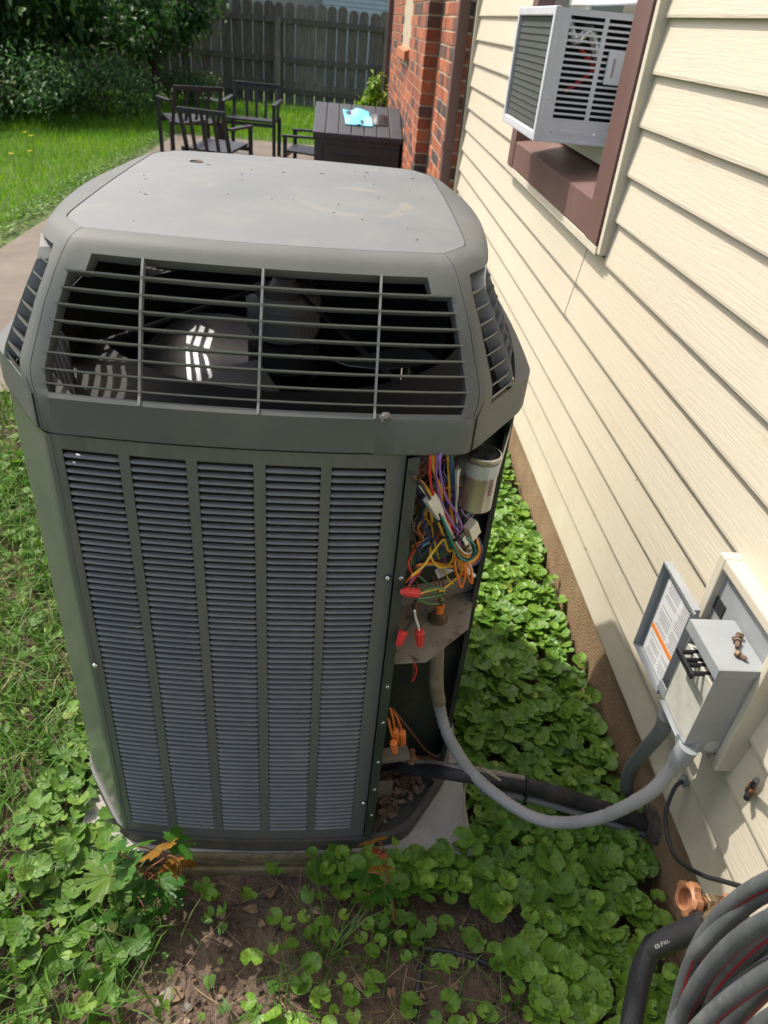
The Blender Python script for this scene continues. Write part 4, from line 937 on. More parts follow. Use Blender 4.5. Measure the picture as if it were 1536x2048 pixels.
for i in range(110):
    s = random.uniform(.003, .011); u, v_ = random.random(), random.random()
    x = .145+.17*u; y = .965+.10*v_+.14*u*(.3+.7*v_)*.8
    if (x-.145)*1.0+(.965-y)*1.0 > .02: continue
    m = Matrix.Translation((x, y, .100+random.uniform(0, .014))) @ Matrix.Rotation(random.uniform(0, 3), 4, 'Z') @ Matrix.Rotation(random.uniform(-.6, .6), 4, 'X')
    deb.box((-s, -s*.6, -s*.12), (s, s*.6, s*.12), 0, m)
hp = MB(); hp.sheet(12, 8, lambda i, j: (.143+.17*i/11, .95+.155*j/7+.155*(i/11)*(1-j/7)*.9+.05*(i/11), .096+.016*math.sin(i*.9)*math.sin(j*.8+1)))
tag(hp.build('debris_heap', m_soil, cbx, smooth=60), kind='stuff')
tag(deb.build('debris', m_deadleaf if False else M('debris_brown', (.12,.07,.045), (.2,.13,.09), (.3,.22,.16), scale=70, rough=.9), cbx), kind='stuff')
# ------------------------------------------------------------------ conduits and refrigerant lines
def path(L): return [PX(px, py, x) for px, py, x in L]
cd = thing('conduit', (.6, .85, .2), 'pale grey flexible conduit looping from the condenser up to the disconnect box', 'conduit')
P = [Vector((cf.x, cf.y, .636)), PX(872, 1360, .245), PX(880, 1420, .27), PX(903, 1485, .30), PX(960, 1562, .37), PX(1070, 1636, .485), PX(1180, 1640, .57), PX(1290, 1592, .63), PX(1345, 1535, .66), PX(1372, 1500, .668)]
b = MB(); S = spline(P, 22)[26:]; k = len(S)
b.tube(S, .0128, 14, smooth=1, rf=lambda t: 1+.05*(1 if int(t*(k-1)) % 2 else -1)); b.build('flexible_tube', m_conduit, cd, smooth=80)
b = MB(); e0 = P[-1]; b.tube([P[-2].lerp(P[-1], .4), P[-1], P[-1]+(P[-1]-P[-2])*.2], .0185, 16, smooth=1); b.build('fitting', m_greybox, cd, smooth=40)
b = MB(); b.tube([P[0]+Vector((0, 0, .002)), P[1], P[2].lerp(P[1], .3)], .0155, 12); b.build('rusty_sleeve', M('muddy_conduit', (.15,.11,.075), (.22,.17,.12), (.28,.23,.18), scale=25, rough=.8, bump=.3, bscale=120), cd, smooth=60)
cd2 = thing('conduit', (.72, .93, .3), 'dark grey conduit bending from disconnect box down into the foundation', 'conduit')
b = MB(); b.tube([PX(1333, 1432, .68), PX(1322, 1462, .69), PX(1290, 1500, .715), PX(1262, 1538, .745), PX(1253, 1575, .77), PX(1262, 1605, .803)], .0155, 14, smooth=8); b.build('flexible_tube', m_conduit2, cd2, smooth=80)
rl_ = thing('refrigerant_line', (.5, 1.02, .2), 'black foam wrapped copper line running from condenser into the foundation', 'pipe')
LP_ = [(800, 1533, .205), (850, 1538, .26), (905, 1545, .31), (965, 1555, .38), (1045, 1570, .48), (1125, 1592, .58), (1205, 1617, .68), (1305, 1650, .81)]
b = MB(); b.tube(path(LP_), .0185, 12, smooth=8); b.build('insulation', m_foam, rl_, smooth=60)
b = MB(); b.tube([v+Vector((0, -.012, -.028)) for v in path(LP_[3:])], .0085, 8, smooth=6); b.build('liquid_line', m_conduit2, rl_, smooth=60)
b = MB(); b.tube([v+Vector((0, .004, .019)) for v in path(LP_[:5])], .006, 8, smooth=6); b.build('control_cable', m_shelf, rl_, smooth=60)
b = MB(); b.tube([PX(800, 1520, .21), PX(850, 1520, .27), PX(890, 1540, .31)], .009, 10); b.build('copper_stub', m_rust, rl_, smooth=60)
b = MB(); q = PX(1052, 1572, .487); b.tube([q+Vector((0, .02*math.cos(a), .022*math.sin(a)-.004)) for a in np.linspace(0, 6.28, 12)], .003, 6, smooth=2); b.tube([q+Vector((0, -.02, -.01)), q+Vector((-.006, -.024, -.045))], .003, 6); b.build('cable_tie', m_black, rl_)
b = MB(); q = PX(1305, 1648, .80); b.lathe([(.055, 0), (.045, .012), (.02, .014)], q+Vector((.004, 0, 0)), (-1, 0, 0), 14, rj=lambda j: random.uniform(.75, 1.1)); b.build('sealant', M('dark_sealant', (.04,.03,.025), (.09,.07,.055), (.15,.12,.09), scale=40, rough=.9, bump=.8, bscale=80), rl_, smooth=60)
tw = MB(); tw.tube([PX(1000, 1560, .40), PX(960, 1535, .375), PX(940, 1545, .36), PX(930, 1580, .36), PX(928, 1640, .36)], .0028, 6, smooth=6)
tag(tw.build('twine', M('tan_twine', (.36,.28,.17), (.42,.34,.22), rough=.9)), 'thin tan tie strand looped over the black refrigerant line', 'twine')
# ------------------------------------------------------------------ disconnect box
dx = thing('disconnect_box', (.72, .88, .66), 'open grey electrical disconnect box on cream mounting block', 'electrical box')
x0, x1 = .660, .744; y0, y1, z0, z1 = .822, .945, .568, .778
b = MB()
b.box((x1-.002, y0, z0), (x1, y1, z1)); b.box((x0, y0, z1-.0015), (x1-.002, y1, z1)); b.box((x0, y0, z0), (x1-.002, y0+.0015, z1-.0015)); b.box((x0+.012, y1-.0015, z0), (x1-.002, y1, z1-.0015)); b.box((x0+.004, y0+.0015, z0), (x1-.002, y1-.0015, z0+.0015))
b.box((x0, y0, z1-.018), (x0+.0015, y1, z1-.0015)); b.box((x0-.0015, y0-.002, z1-.022), (x0, y1+.001, z1+.0015)); b.box((x0, y0-.0022, z1-.018), (x1-.002, y0, z1+.0017)); b.box((x0, y0, z1), (x1-.004, y1, z1+.0017))
body = b.build('enclosure', m_greybox, dx, bevel=.0008)
b = MB(); b.box((x0+.012, y0+.004, z0+.008), (x0+.0135, y1-.004, z1-.055)); b.box((x0+.0135, y0+.004, z1-.057), (x0+.04, y1-.004, z1-.055)); b.build('dead_front', M('yellowed_cover', (.42,.41,.36), (.5,.49,.43), (.56,.54,.47), scale=30, rough=.4, dirt=(.38,.25,.14), dscale=20, dlo=.6), dx)
b = MB(); b.box((x0+.03, y0+.02, z1-.10), (x0+.06, y1-.02, z1-.02)); b.build('fuse_block', m_black, dx, bevel=.002)
b = MB(); ym = (y0+y1)/2+.01
b.box((x0-.016, ym-.034, z1-.062), (x0-.010, ym+.034, z1-.050))
for s in (-.026, -.006, .006, .026): b.box((x0-.010, ym+s-.003, z1-.060), (x0+.03, ym+s+.003, z1-.052))
b.build('pull_handle', m_black, dx, bevel=.0015)
b = MB(); b.lathe([(.009, 0), (.013, 0), (.013, .0018), (.009, .0018)], (x0-.001, y0+.012, z0+.014), (-1, 0, 0), 16); b.build('hasp', m_steel, dx)
b = MB(); b.lathe([(.0075, 0), (.0075, .0008)], (x0+.022, y0-.0005, z0+.018), (0, -1, 0), 14); b.lathe([(.014, 0), (.014, .0006), (.0125, .0006), (.0125, .0003)], (x0+.052, y0-.0003, z0+.02), (0, -1, 0), 18); b.build('knockout', m_steel, dx)
# cover hanging open beside it
lx = .690; ly0, ly1, lz0, lz1 = .995, 1.142, .528, .757
b = MB(); b.box((lx+.016, ly0, lz0), (lx+.0175, ly1, lz1)); b.box((lx, ly0, lz0), (lx+.016, ly0+.0015, lz1)); b.box((lx, ly1-.0015, lz0), (lx+.016, ly1, lz1)); b.box((lx, ly0+.0015, lz1-.0015), (lx+.016, ly1-.0015, lz1)); b.box((lx, ly0+.0015, lz0), (lx+.016, ly1-.0015, lz0+.0015))
b.box((lx, ly0-.012, lz1-.004), (lx+.003, ly1, lz1+.001)); cov = b.build('cover', m_greybox, dx)
b = MB(); b.box((lx-.004, .945, lz0+.02), (lx-.002, ly0, lz0+.045)); b.box((lx+.03, .945, lz0+.02), (lx+.032, ly0, lz1-.03)); b.build('hinge_strip', m_greybox, dx)
b = MB(); b.box((lx+.0152, ly0+.006, lz0+.008), (lx+.0158, ly1-.018, lz1-.02)); lab = b.build('warning_label', m_label, cov)
b = MB(); b.box((lx+.0147, ly0+.006, lz0+.070), (lx+.0151, ly1-.018, lz0+.082)); b.build('orange_stripe', m_orange, lab)
b = MB()
for i in range(34):
    zz = lz0+.014+i*.0056
    if lz0+.064 < zz < lz0+.085: continue
    for (a, c) in ((ly0+.012, ly0+.060), (ly0+.066, ly1-.024)):
        if random.random() < .12: continue
        c = c-random.uniform(0, .012); b.box((lx+.0148, a, zz), (lx+.0151, c, zz+.0022))
tag(b.build('label_printing', m_print, lab), kind='stuff')
# cream mounting block
fy0, fy1, fz0, fz1 = .808, 1.043, .532, .860; fx = .730
b = MB()
b.box((fx, fy0, fz0), (.775, fy0+.018, fz1)); b.box((fx, fy1-.024, fz0), (.775, fy1, fz1)); b.box((fx, fy0+.018, fz1-.022), (.775, fy1-.024, fz1)); b.box((fx, fy0+.018, fz0), (.775, fy1-.024, fz0+.022))
b.build('mounting_block', m_cream, dx, bevel=.004)
b = MB(); b.box((.745, fy0+.017, fz0+.02), (.748, fy1-.023, fz1-.021)); b.build('back_plate', m_greybox, dx)
b = MB(); b.box((.7425, fy1-.060, z1-.03), (.7445, fy1-.026, z1-.002)); b.build('knockout_gap', m_dark, dx)
for i, (px, py, r) in enumerate(((1466, 1278, .4), (1474, 1296, 1.1), (1493, 1320, 2.2))):
    p = PZ(px, py, z1+.006); t = thing('bolt', (p.x, p.y, z1+.002), ('rusty hex bolt lying furthest back on the disconnect box top', 'rust brown bolt lying crosswise in the middle of the box top', 'dark hex bolt lying closest to the near end of the box top')[i], 'bolt', 'loose bolts on the disconnect box')
    d = Vector((math.cos(r), math.sin(r), .05)); b = MB(); c = Vector((p.x, p.y, z1+.0068)); b.lathe([(.0035, 0), (.0042, .004), (.0042, .014)], c, d, 8); b.build('shank', m_boltrust, t)
    b = MB(); b.lathe([(.0078, .014), (.0078, .0155), (.0058, .0155), (.0058, .0205)], c, d, 6); b.build('head', m_brass if i != 1 else m_boltrust, t)
# small things on the siding
cbs = thing('cable', (.75, .78, .3), 'thin black cable hanging from a siding plug down to the faucet', 'cable')
b = MB(); b.tube([PX(1366, 1562, .752), PX(1350, 1575, .735), PX(1333, 1620, .72), PX(1334, 1665, .715), PX(1352, 1715, .71), PX(1400, 1748, .70), PX(1445, 1762, .695), PX(1480, 1772, .70)], .0042, 8, smooth=8); b.build('cord', m_blackwire, cbs, smooth=60)
b = MB(); q = PX(1370, 1562, .765); b.lathe([(.013, 0), (.013, .005), (.006, .009), (.005, .013)], q, (-1, 0, 0), 6); b.build('wall_plug', M('grey_green_plug', (.16,.2,.19), (.2,.24,.23), rough=.5), cbs)
cs = thing('cable_stub', (.755, .72, .52), 'cut black cable end with rusty wire wrap sticking out of the siding', 'cable stub')
q = PX(1500, 1580, .757); q2 = PX(1514, 1560, .738); q3 = PX(1493, 1597, .745)
b = MB(); b.tube([q3, q, q2], .0055, 8); b.build('cable_end', m_black, cs, smooth=60)
b = MB(); b.tube([q.lerp(q2, .5*t)+Vector((.0, .008*math.cos(t*30), .008*math.sin(t*30))) for t in np.linspace(-.6, .9, 40)]+[PX(1501, 1562, .742)], .0022, 5, smooth=2); b.build('rusty_wire', m_rust, cs)
# ------------------------------------------------------------------ faucet
fa = thing('faucet', (.75, .66, .35), 'outdoor faucet with orange wheel handle beside the coiled hose', 'faucet')
hc = PX(1378, 1797, .655); ax = Vector((-.90, .02, .30)).normalized(); bc = hc-ax*.085
def wheel(j): return 1
b = MB(); nW = 40
for (r, h, lob) in ((.016, .000, 0), (.016, .009, 0), (.0205, .0115, 0), (.0255, .008, 1), (.0255, -.006, 1), (.020, -.010, 0), (.014, -.010, 0)):
    x = ax.orthogonal().normalized(); y = ax.cross(x)
    for j in range(nW):
        a = 2*math.pi*j/nW; rr = r*(1+(.15 if (j % 8) < 4 else -.05)*lob); b.v.append(tuple(hc+ax*h+(x*math.cos(a)+y*math.sin(a))*rr))
for i in range(7):
    for j in range(nW): b.f.append((i*nW+j, i*nW+(j+1) % nW, ((i+1) % 7)*nW+(j+1) % nW, ((i+1) % 7)*nW+j)); b.mi.append(0)
b.lathe([(.016, -.0105), (.016, -.0075)], hc, ax, 20); b.build('wheel_handle', m_copper, fa, smooth=40)
b = MB(); b.tube([hc-ax*.008, hc-ax*.035], .0085, 12, smooth=1); b.build('stem', m_copper, fa, smooth=40)
b = MB(); b.lathe([(.0125, .032), (.015, .034), (.015, .042), (.012, .043), (.0165, .045), (.0165, .055), (.0135, .056), (.0135, .10)], hc, -ax, 6); b.build('packing_nut', m_brass, fa)
b = MB(); b.tube([hc-ax*.05, bc, bc+Vector((.055, 0, .005))], .0155, 14); b.tube([bc, bc.lerp(PX(1420, 1840, .66), .5), PX(1405, 1850, .655)], .014, 12); b.build('valve_body', m_brass, fa, smooth=50)
b = MB(); q = bc+Vector((-.005, -.006, .016)); b.lathe([(.015, 0), (.018, .003), (.018, .012), (.014, .016)], q, (-.45, -.2, .8), 20); q = bc+Vector((.045, 0, .006)); b.lathe([(.019, 0), (.019, .012), (.014, .014)], q, (-1, .1, .3), 16); b.build('vacuum_breaker', m_copper, fa, smooth=40)
# black fabric hose from the faucet
hs = thing('fabric_hose', (.6, .55, .3), 'black woven hose with printed sleeve running down from the faucet', 'hose')
b = MB(); s0, s1 = PX(1410, 1848, .655), PX(1305, 1895, .60); b.tube([s0, s0.lerp(s1, .5), s1], .0205, 16, smooth=6); slv = b.build('sleeve', m_black, hs, smooth=60)
b = MB(); b.tube([s1+(s0-s1)*.1, s1, PX(1285, 1935, .59), PX(1272, 1995, .585), PX(1262, 2060, .58), PX(1258, 2200, .58)], .0185, 14, smooth=8, rf=None); b.build('woven_tube', M('woven_black', (.012,.012,.015), (.03,.03,.035), rough=.75, scale=300, bump=.6, bscale=400, bdist=.002), hs, smooth=60)
fc = bpy.data.curves.new('mark', 'FONT'); fc.body = '[=] FLEXI'; fc.size = .014; fc.extrude = 0
bpy.data.curves.remove(fc)
b = MB(); dirv = (s0-s1).normalized(); vw = (Vector(CAM)-s0.lerp(s1, .4)).normalized(); up = vw.cross(dirv).normalized(); nrm_ = dirv.cross(up).normalized()
if nrm_.dot(vw) < 0: nrm_ = -nrm_
o_ = s1.lerp(s0, .18)+nrm_*.0208-up*.001
def stroke(a, c): 
    A = o_+dirv*a[0]*.8+up*a[1]*.6; C = o_+dirv*c[0]*.8+up*c[1]*.6; b.bar(A, C, .0007, .0005, up=nrm_)
for a, c in (((0,-.004),(0,.004)), ((0,.004),(.010,.004)), ((.010,.004),(.010,-.004)), ((0,-.004),(.010,-.004)), ((.002,0),(.008,0)), ((.016,-.005),(.018,.005)), ((.018,.005),(.023,.004)), ((.017,0),(.022,0)), ((.025,-.004),(.026,.004)), ((.029,-.004),(.030,.004)), ((.034,-.004),(.035,.004)), ((.038,-.003),(.040,-.003))): stroke(a, c)
b.build('sleeve_mark', M('faded_print', (.34,.34,.33), rough=.6), slv)
# ------------------------------------------------------------------ coiled garden hose
gh = thing('garden_hose', (.58, .3, .5), 'coiled dark grey garden hose with red stripe hanging beside the faucet', 'hose')
coils = [(.520, 0.455, .62, .215, .40), (.545, 0.443, .60, .21, .42), (.565, 0.421, .63, .20, .37), (.50, 0.410, .60, .19, .43), (.585, 0.447, .565, .215, .44), (.53, 0.390, .58, .175, .40), (.49, 0.368, .59, .17, .44), (.60, 0.430, .58, .20, .36), (.555, 0.395, .55, .19, .44), (.51, 0.337, .57, .15, .42), (.535, 0.463, .61, .22, .41), (.57, 0.433, .59, .21, .43), (.615, 0.455, .56, .21, .40)]
b = MB(); loops = []
tt = 0
allp = []
for ci, (hx, ymax, zc, ry, rz) in enumerate(coils):
    for q in range(14):
        a = 2*math.pi*q/14; nx = coils[(ci+1) % len(coils)] if q > 9 else None
        f_ = (q-9)/5 if nx else 0
        hx2 = hx+(nx[0]-hx)*f_ if nx else hx; ym2 = ymax+(nx[1]-ymax)*f_ if nx else ymax
        c = math.cos(a); s = math.sin(a)
        yy = ym2-ry+ry*(abs(c)**.8)*(1 if c > 0 else -1); zz = zc+rz*s
        allp.append((hx2+.012*math.sin(a*2+ci), yy-.0*(1-s)*.1, zz))
b.tube(allp, .0104, 20, smooth=5, stripe=13); b.build('coil', [m_hose, m_hosered], gh, smooth=70)
b = MB(); b.tube([(.80, .26, .93), (.50, .26, .95), (.47, .26, 1.0)], .012, 10); b.build('hanger', m_pan, gh)
# drip line in the soil
dl = thing('drip_line', (.2, .72, .01), 'thin black irrigation tubing half buried in the soil', 'tubing')
b = MB(); b.tube([PZ(858, 1850, .008), PZ(840, 1940, .010), PZ(828, 2060, .008)], .006, 8, smooth=6); b.tube([PZ(845, 1895, .010), PZ(930, 1912, .010), PZ(1030, 1950, .006)], .006, 8, smooth=6); b.build('tube', m_black, dl, smooth=60)
# ------------------------------------------------------------------ window air conditioner
wa = thing('window_air_conditioner', (.75, 2.9, 1.337), 'light grey window air conditioner jutting from the brown trimmed window', 'air conditioner')
m_wa = M('unit_grey_enamel', (.50,.51,.54), (.545,.555,.585), rough=.4, scale=6, bump=.05, bscale=300)
wx0, wx1, wya, wyb, wz0, wz1 = .622, 1.05, 2.60, 3.16, 1.337, 1.692
xs_ = [wx0, .655]; sl_x = []
for (a, c) in ((.664, .768), (.782, .862)): sl_x.append(len(xs_)); xs_ += [a, c]
xs_ += [.925, wx1]
zs_ = [wz0, wz0+.062]; nsl = 17; st = (wz1-.016-(wz0+.062))/nsl
for i in range(nsl): zs_ += [wz0+.062+i*st+.005, wz0+.062+i*st+.0150]
zs_ += [wz1]
xs_ = sorted(xs_)
def holeW(i, j): return xs_[i] in (.664, .782) and j >= 2 and j % 2 == 0 and j < len(zs_)-1
b = MB(); b.sheet(len(xs_), len(zs_), lambda i, j: (xs_[i], wya, zs_[j]), hole=holeW)
b.build('vented_side', m_wa, wa, solid=.003, soff=1)
b = MB(); b.box((wx0, wya+.003, wz1-.003), (wx1, wyb, wz1)); b.box((wx0, wya+.003, wz0), (wx1, wyb, wz0+.003)); b.box((wx0, wyb-.003, wz0+.003), (wx1, wyb, wz1-.003)); b.build('case', m_wa, wa, bevel=.001)
b = MB(); fr = [(wya-.004, wya+.022), (wyb-.022, wyb+.003)]
for a, c in fr: b.box((wx0-.008, a, wz0-.004), (wx0+.010, c, wz1+.003))
b.box((wx0-.008, fr[0][1], wz1-.022), (wx0+.010, fr[1][0], wz1+.003)); b.box((wx0-.008, fr[0][1], wz0-.004), (wx0+.010, fr[1][0], wz0+.022)); b.build('rear_frame', m_wa, wa, bevel=.004)
m_fin = M('condenser_fins', (.045,.055,.05), (.07,.08,.075), (.10,.11,.10), rough=.6, scale=50, stretch=(1,9,.6))
b = MB(); b.box((wx0+.004, wya+.02, wz0+.02), (wx0+.03, wyb-.02, wz1-.02)); coil = b.build('coil', m_fin, wa)
b = MB()
for i in range(16): b.box((wx0+.001, wya+.022, wz0+.030+i*.0195), (wx0+.004, wyb-.022, wz0+.0315+i*.0195))
b.build('coil_rows', m_pan, coil)
b = MB(); b.box((wx0+.05, wya+.12, wz0+.004), (wx1-.05, wyb-.02, wz1-.004)); b.build('interior', m_dark, wa)
b = MB(); b.tube([(.67, 2.65, wz1-.03), (.70, 2.64, wz1-.08), (.74, 2.645, wz1-.05), (.78, 2.65, wz1-.12)], .018, 8); b.build('foil_pipe', m_bright, wa, smooth=60)
b = MB(); b.tube([(.72, 2.63, wz1-.10), (.77, 2.63, wz1-.15), (.70, 2.64, wz0+.14)], .006, 6); b.build('wire', wm['red'], wa)
b = MB(); b.box((.80, wya-.014, wz1-.185), (.868, wya-.001, wz1-.095)); pl_ = b.build('knockout_plate', m_wa, wa, bevel=.004)
b = MB(); b.box((.816, wya-.0148, wz1-.165), (.824, wya-.0142, wz1-.115)); b.build('plate_print', m_print, pl_)
b = MB(); b.box((.69, wya-.004, wz0+.022), (.785, wya-.0005, wz0+.036)); b.box((.83, wya-.004, wz0+.022), (.90, wya-.0005, wz0+.036)); b.box((wx0+.01, wya-.007, wz0-.003), (wx1, wya-.0005, wz0+.006)); b.build('stiffener', m_wa, wa, bevel=.002)
b = MB()
for (x, z) in ((.668, wz0+.029), (.808, wz0+.029), (.93, wz1-.06), (.915, wz0+.029), (.64, wz0+.12)): b.lathe([(.006, 0), (.006, .002), (.003, .004)], (x, wya-.0005, z), (0, -1, 0), 10)
b.build('case_screw', m_bright, wa)
# ------------------------------------------------------------------ patio furniture
def chair(label, x, y, rz, wd=.56, rail_style=0, tilt=.1, zs=1.):
    t = thing('patio_chair', (x, y, .012), label, 'chair', 'black patio chairs on the path')
    R = Matrix.Translation((x, y, .012)) @ Matrix.Rotation(rz, 4, 'Z') @ Matrix.Scale(zs, 4, (0,0,1))
    def pt(a, c, d): return R @ Vector((a, c, d))
    def bar(nm, a, c, w1, w2, mt=m_furn): m = MB(); m.bar(pt(*a), pt(*c), w1, w2); return m.build(nm, mt, t, bevel=.003)
    h = wd/2
    for s in (-1, 1):
        bar('leg', (s*h, -.26, 0), (s*h, -.26, .62), .042, .036); bar('leg', (s*(h-.01), .24, 0), (s*(h-.01), .27, .45), .045, .045)
        bar('back_post', (s*(h-.03), .24, .40), (s*(h-.03), .33+tilt, .80), .036, .026)
        bar('armrest', (s*h, -.29, .635), (s*h, .30, .655), .05, .022)
    m = MB(); a = [pt(-h+.03, -.27, .44), pt(h-.03, -.27, .44), pt(h-.03, .26, .41), pt(-h+.03, .26, .41)]; m.prism(a, R.to_3x3() @ Vector((0, 0, .025))); m.build('seat', m_furn, t, bevel=.004)
    bar('seat_rail', (-h, -.25, .41), (h, -.25, .41), .025, .04)
    bar('top_rail', (-h+.01, .335+tilt, .80), (h-.01, .335+tilt, .80), .028, .045)
    for q in (-.12, 0, .12): bar('back_slat', (q, .27, .42), (q, .335+tilt, .79), .034, .014)
    return t
chair('black slatted armchair with its back to the condenser, nearest of the patio chairs', -1.24, 8.2, math.radians(166), .50, tilt=.04, zs=.93)
chair('black armchair facing the condenser with the fence post behind it', -1.13, 10.4, math.radians(-4), .62, tilt=.02, zs=.98)
chair('black armchair half hidden behind the nearest slatted chair', -1.80, 9.8, math.radians(205), .58, tilt=.12, zs=1.)
chair('black armchair turned sideways next to the storage chest', -.30, 8.8, math.radians(-98), .54, tilt=.05, zs=.80)
ch = thing('storage_chest', (.2, 8.35, 0), 'charcoal resin deck box with planked sloping lid against the brick wall', 'deck box')
cx0, cx1, cy0, cy1 = -.29, .600, 8.0, 8.8
b = MB(); b.box((cx0+.02, cy0+.03, .012), (cx1-.02, cy1-.03, .60)); b.box((cx0+.02, cy0+.018, .55), (cx1-.02, cy0+.03, .61)); b.box((cx0+.02, cy0+.016, .012), (cx0+.10, cy0+.03, .55)); b.box((cx1-.10, cy0+.016, .012), (cx1-.02, cy0+.03, .55)); b.prism([(cx0+.02, cy0+.03, .60), (cx0+.02, cy1-.03, .60), (cx0+.02, cy1-.03, .80)], (cx1-cx0-.04, 0, 0)); b.build('body', m_chest, ch, bevel=.006)
b = MB(); b.prism([(cx0+.20, cy0+.0295, .46), (cx1-.20, cy0+.0295, .46), (cx1-.24, cy0+.0295, .43), (cx0+.24, cy0+.0295, .43)], (0, -.012, 0)); b.build('handle', m_black, ch, bevel=.003)
npl = 7; pw = (cx1-cx0)/npl
lm = MB(); lm.prism([(0, cy0-.01, .605), (0, cy0-.01, .655), (0, cy1, .845), (0, cy1, .80)], (pw-.008, 0, 0)); lme = lm.mesh('lid_plank', m_chest, bevel=.006)
for i in range(npl): inst(lme, 'lid_plank', ch, (cx0+i*pw+.004, 0, 0))
b = MB(); b.prism([(cx0+.01, cy0, .60), (cx0+.01, cy0, .635), (cx0+.01, cy1-.01, .825), (cx0+.01, cy1-.01, .79)], (cx1-cx0-.02, 0, 0)); b.build('lid', m_chest, ch)
def lidz(y): return .655+(y-(cy0-.01))*.2346
b = MB(); cl0 = (.02, 8.30); b.sheet(9, 8, lambda i, j: (.03+.27*i/8-.03*j/7, 8.22+.40*j/7, lidz(8.22+.40*j/7)+.012+.02*math.sin(i*.9)*math.sin(j*.8)+.012*(i == 4)))
tag(b.build('folded_cloth', m_blue, None, solid=.012, smooth=60), 'bright blue folded package lying on the deck box lid', 'package')
b = MB(); b.sheet(8, 6, lambda i, j: (.285+.17*i/7, 8.27+.28*j/5, lidz(8.27+.28*j/5)+.008+.05*math.sin(i/7*3.1)*math.sin(j/5*3.1)*(1+.3*math.sin(i*2.2+j))))
tag(b.build('black_bag', m_black, None, solid=.006, smooth=60), 'crumpled black bag beside the blue package on the deck box', 'bag')
b = MB(); b.lathe([(.14, 0), (.155, .02), (.15, .14), (.05, .16)], (-.42, 8.9, .012), (0, 0, 1), 18); tag(b.build('umbrella_base', m_furn, smooth=40), 'low round black base under the sideways chair', 'base')
# ------------------------------------------------------------------ trees and shrubs in the yard
def blob_points(n, c, r, nc, cr, flat=.8):
    C = rng.normal(0, 1, (nc, 3)); C /= np.linalg.norm(C, axis=1)[:, None]; C *= rng.uniform(.45, 1, (nc, 1))**.6
    C = C*np.array(r)+np.array(c); k = rng.integers(0, nc, n)
    Q = rng.normal(0, 1, (n, 3))*np.array([cr, cr, cr*flat]); return C[k]+Q, k, C
def tree(label, x, y, h, r, n, leaf, mat, nc=60, cr=.22, name='tree', zc=None, group='trees and shrubs along the fence', cat='tree', trunk=.09, stretch=(.75,.75,.95)):
    t = thing(name, (x, y, 0), label, cat, group)
    zc = zc or h*.55; hz = (h-zc)
    pos, k, C = blob_points(n, (x, y, zc), (r, r, hz), nc, cr)
    pos[:, 2] = np.maximum(pos[:, 2], .05)
    tint = rng.uniform(0, 1, nc)[k]*.5+rng.uniform(0, .5, n)
    tip = (np.abs(pos-np.array([x, y, zc]))/np.array([r, r, hz])); tint = np.clip(tint*.8+.2*(np.linalg.norm(tip, axis=1) > 1.05), 0, 1)
    sc = leaf*rng.uniform(.6, 1.3, n); S3 = sc[:, None]*np.array([stretch[0], stretch[1], 1])
    scatter('crown', LANCE, pos, S3, rotm(rng.uniform(0, 6.28, n), rng.normal(-.5, .6, n), rng.uniform(-.6, .6, n)), tint, mat, t)
    b = MB(); b.tube([(x, y, -.1), (x+.05, y, h*.3), (x-.04, y+.05, h*.6), (x, y, h*.85)], trunk, 9, smooth=5, rf=lambda q: 1-.75*q)
    for i in range(min(nc, 14)): 
        z0_ = h*(.2+.04*i); b.tube([(x, y, z0_), tuple((Vector((x, y, z0_))+Vector(C[i]))*.5+Vector((0, 0, .1))), tuple(C[i])], trunk*.3, 5, smooth=4, rf=lambda q: 1-.8*q)
    b.build('trunk', m_bark, t, smooth=60)
    return t
tree('dark dense tree with drooping boughs in front of the fence, largest crown', -4.7, 14.0, 3.2, 1.75, 10500, .20, m_tree, 60, .22, zc=1.75)
tree('dark leafy tree at the far corner of the yard behind the shrubs', -8.2, 14.8, 3.5, 2.2, 11000, .21, m_tree, 60, .26, zc=1.8)
tree('small dark tree with pale tips reaching over the fence rail', -3.35, 15.1, 2.8, .95, 5200, .17, m_tree, 36, .17, zc=1.75)
tree('dark tree crown filling the gap between the two bigger trees', -6.6, 13.2, 3.2, 1.4, 7500, .20, m_tree, 46, .22, zc=1.9)
tree('pale green broadleaf shrub standing at the lawn edge', -5.6, 10.6, 1.35, .75, 4200, .13, m_shrub, 40, .16, name='shrub', cat='shrub', zc=.7, trunk=.03)
tree('low grey green shrub spreading at the foot of the trees', -4.7, 11.6, .95, .95, 4200, .10, m_shrub, 40, .16, name='shrub', cat='shrub', zc=.5, trunk=.03)
tree('bushy undergrowth shrub below the drooping boughs', -3.7, 13.0, .85, .8, 3800, .09, m_shrub, 36, .15, name='shrub', cat='shrub', zc=.45, trunk=.03)
tree('leafy shrub in the corner beside the path side lawn', -7.0, 11.2, 1.5, .9, 4200, .12, m_shrub, 40, .18, name='shrub', cat='shrub', zc=.75, trunk=.03)
tree('low leafy weeds clump at the fence foot behind the chairs', -2.75, 15.2, .6, .5, 1500, .09, m_shrub, 24, .1, name='shrub', cat='shrub', zc=.28, trunk=.02)
tree('bright yellow green climbing vine beside the far downspout', .42, 11.6, 1.0, .12, 700, .10, m_vine, 18, .05, name='vine', cat='vine', zc=.5, group='climbing plants', trunk=.012, stretch=(.9,.9,1))
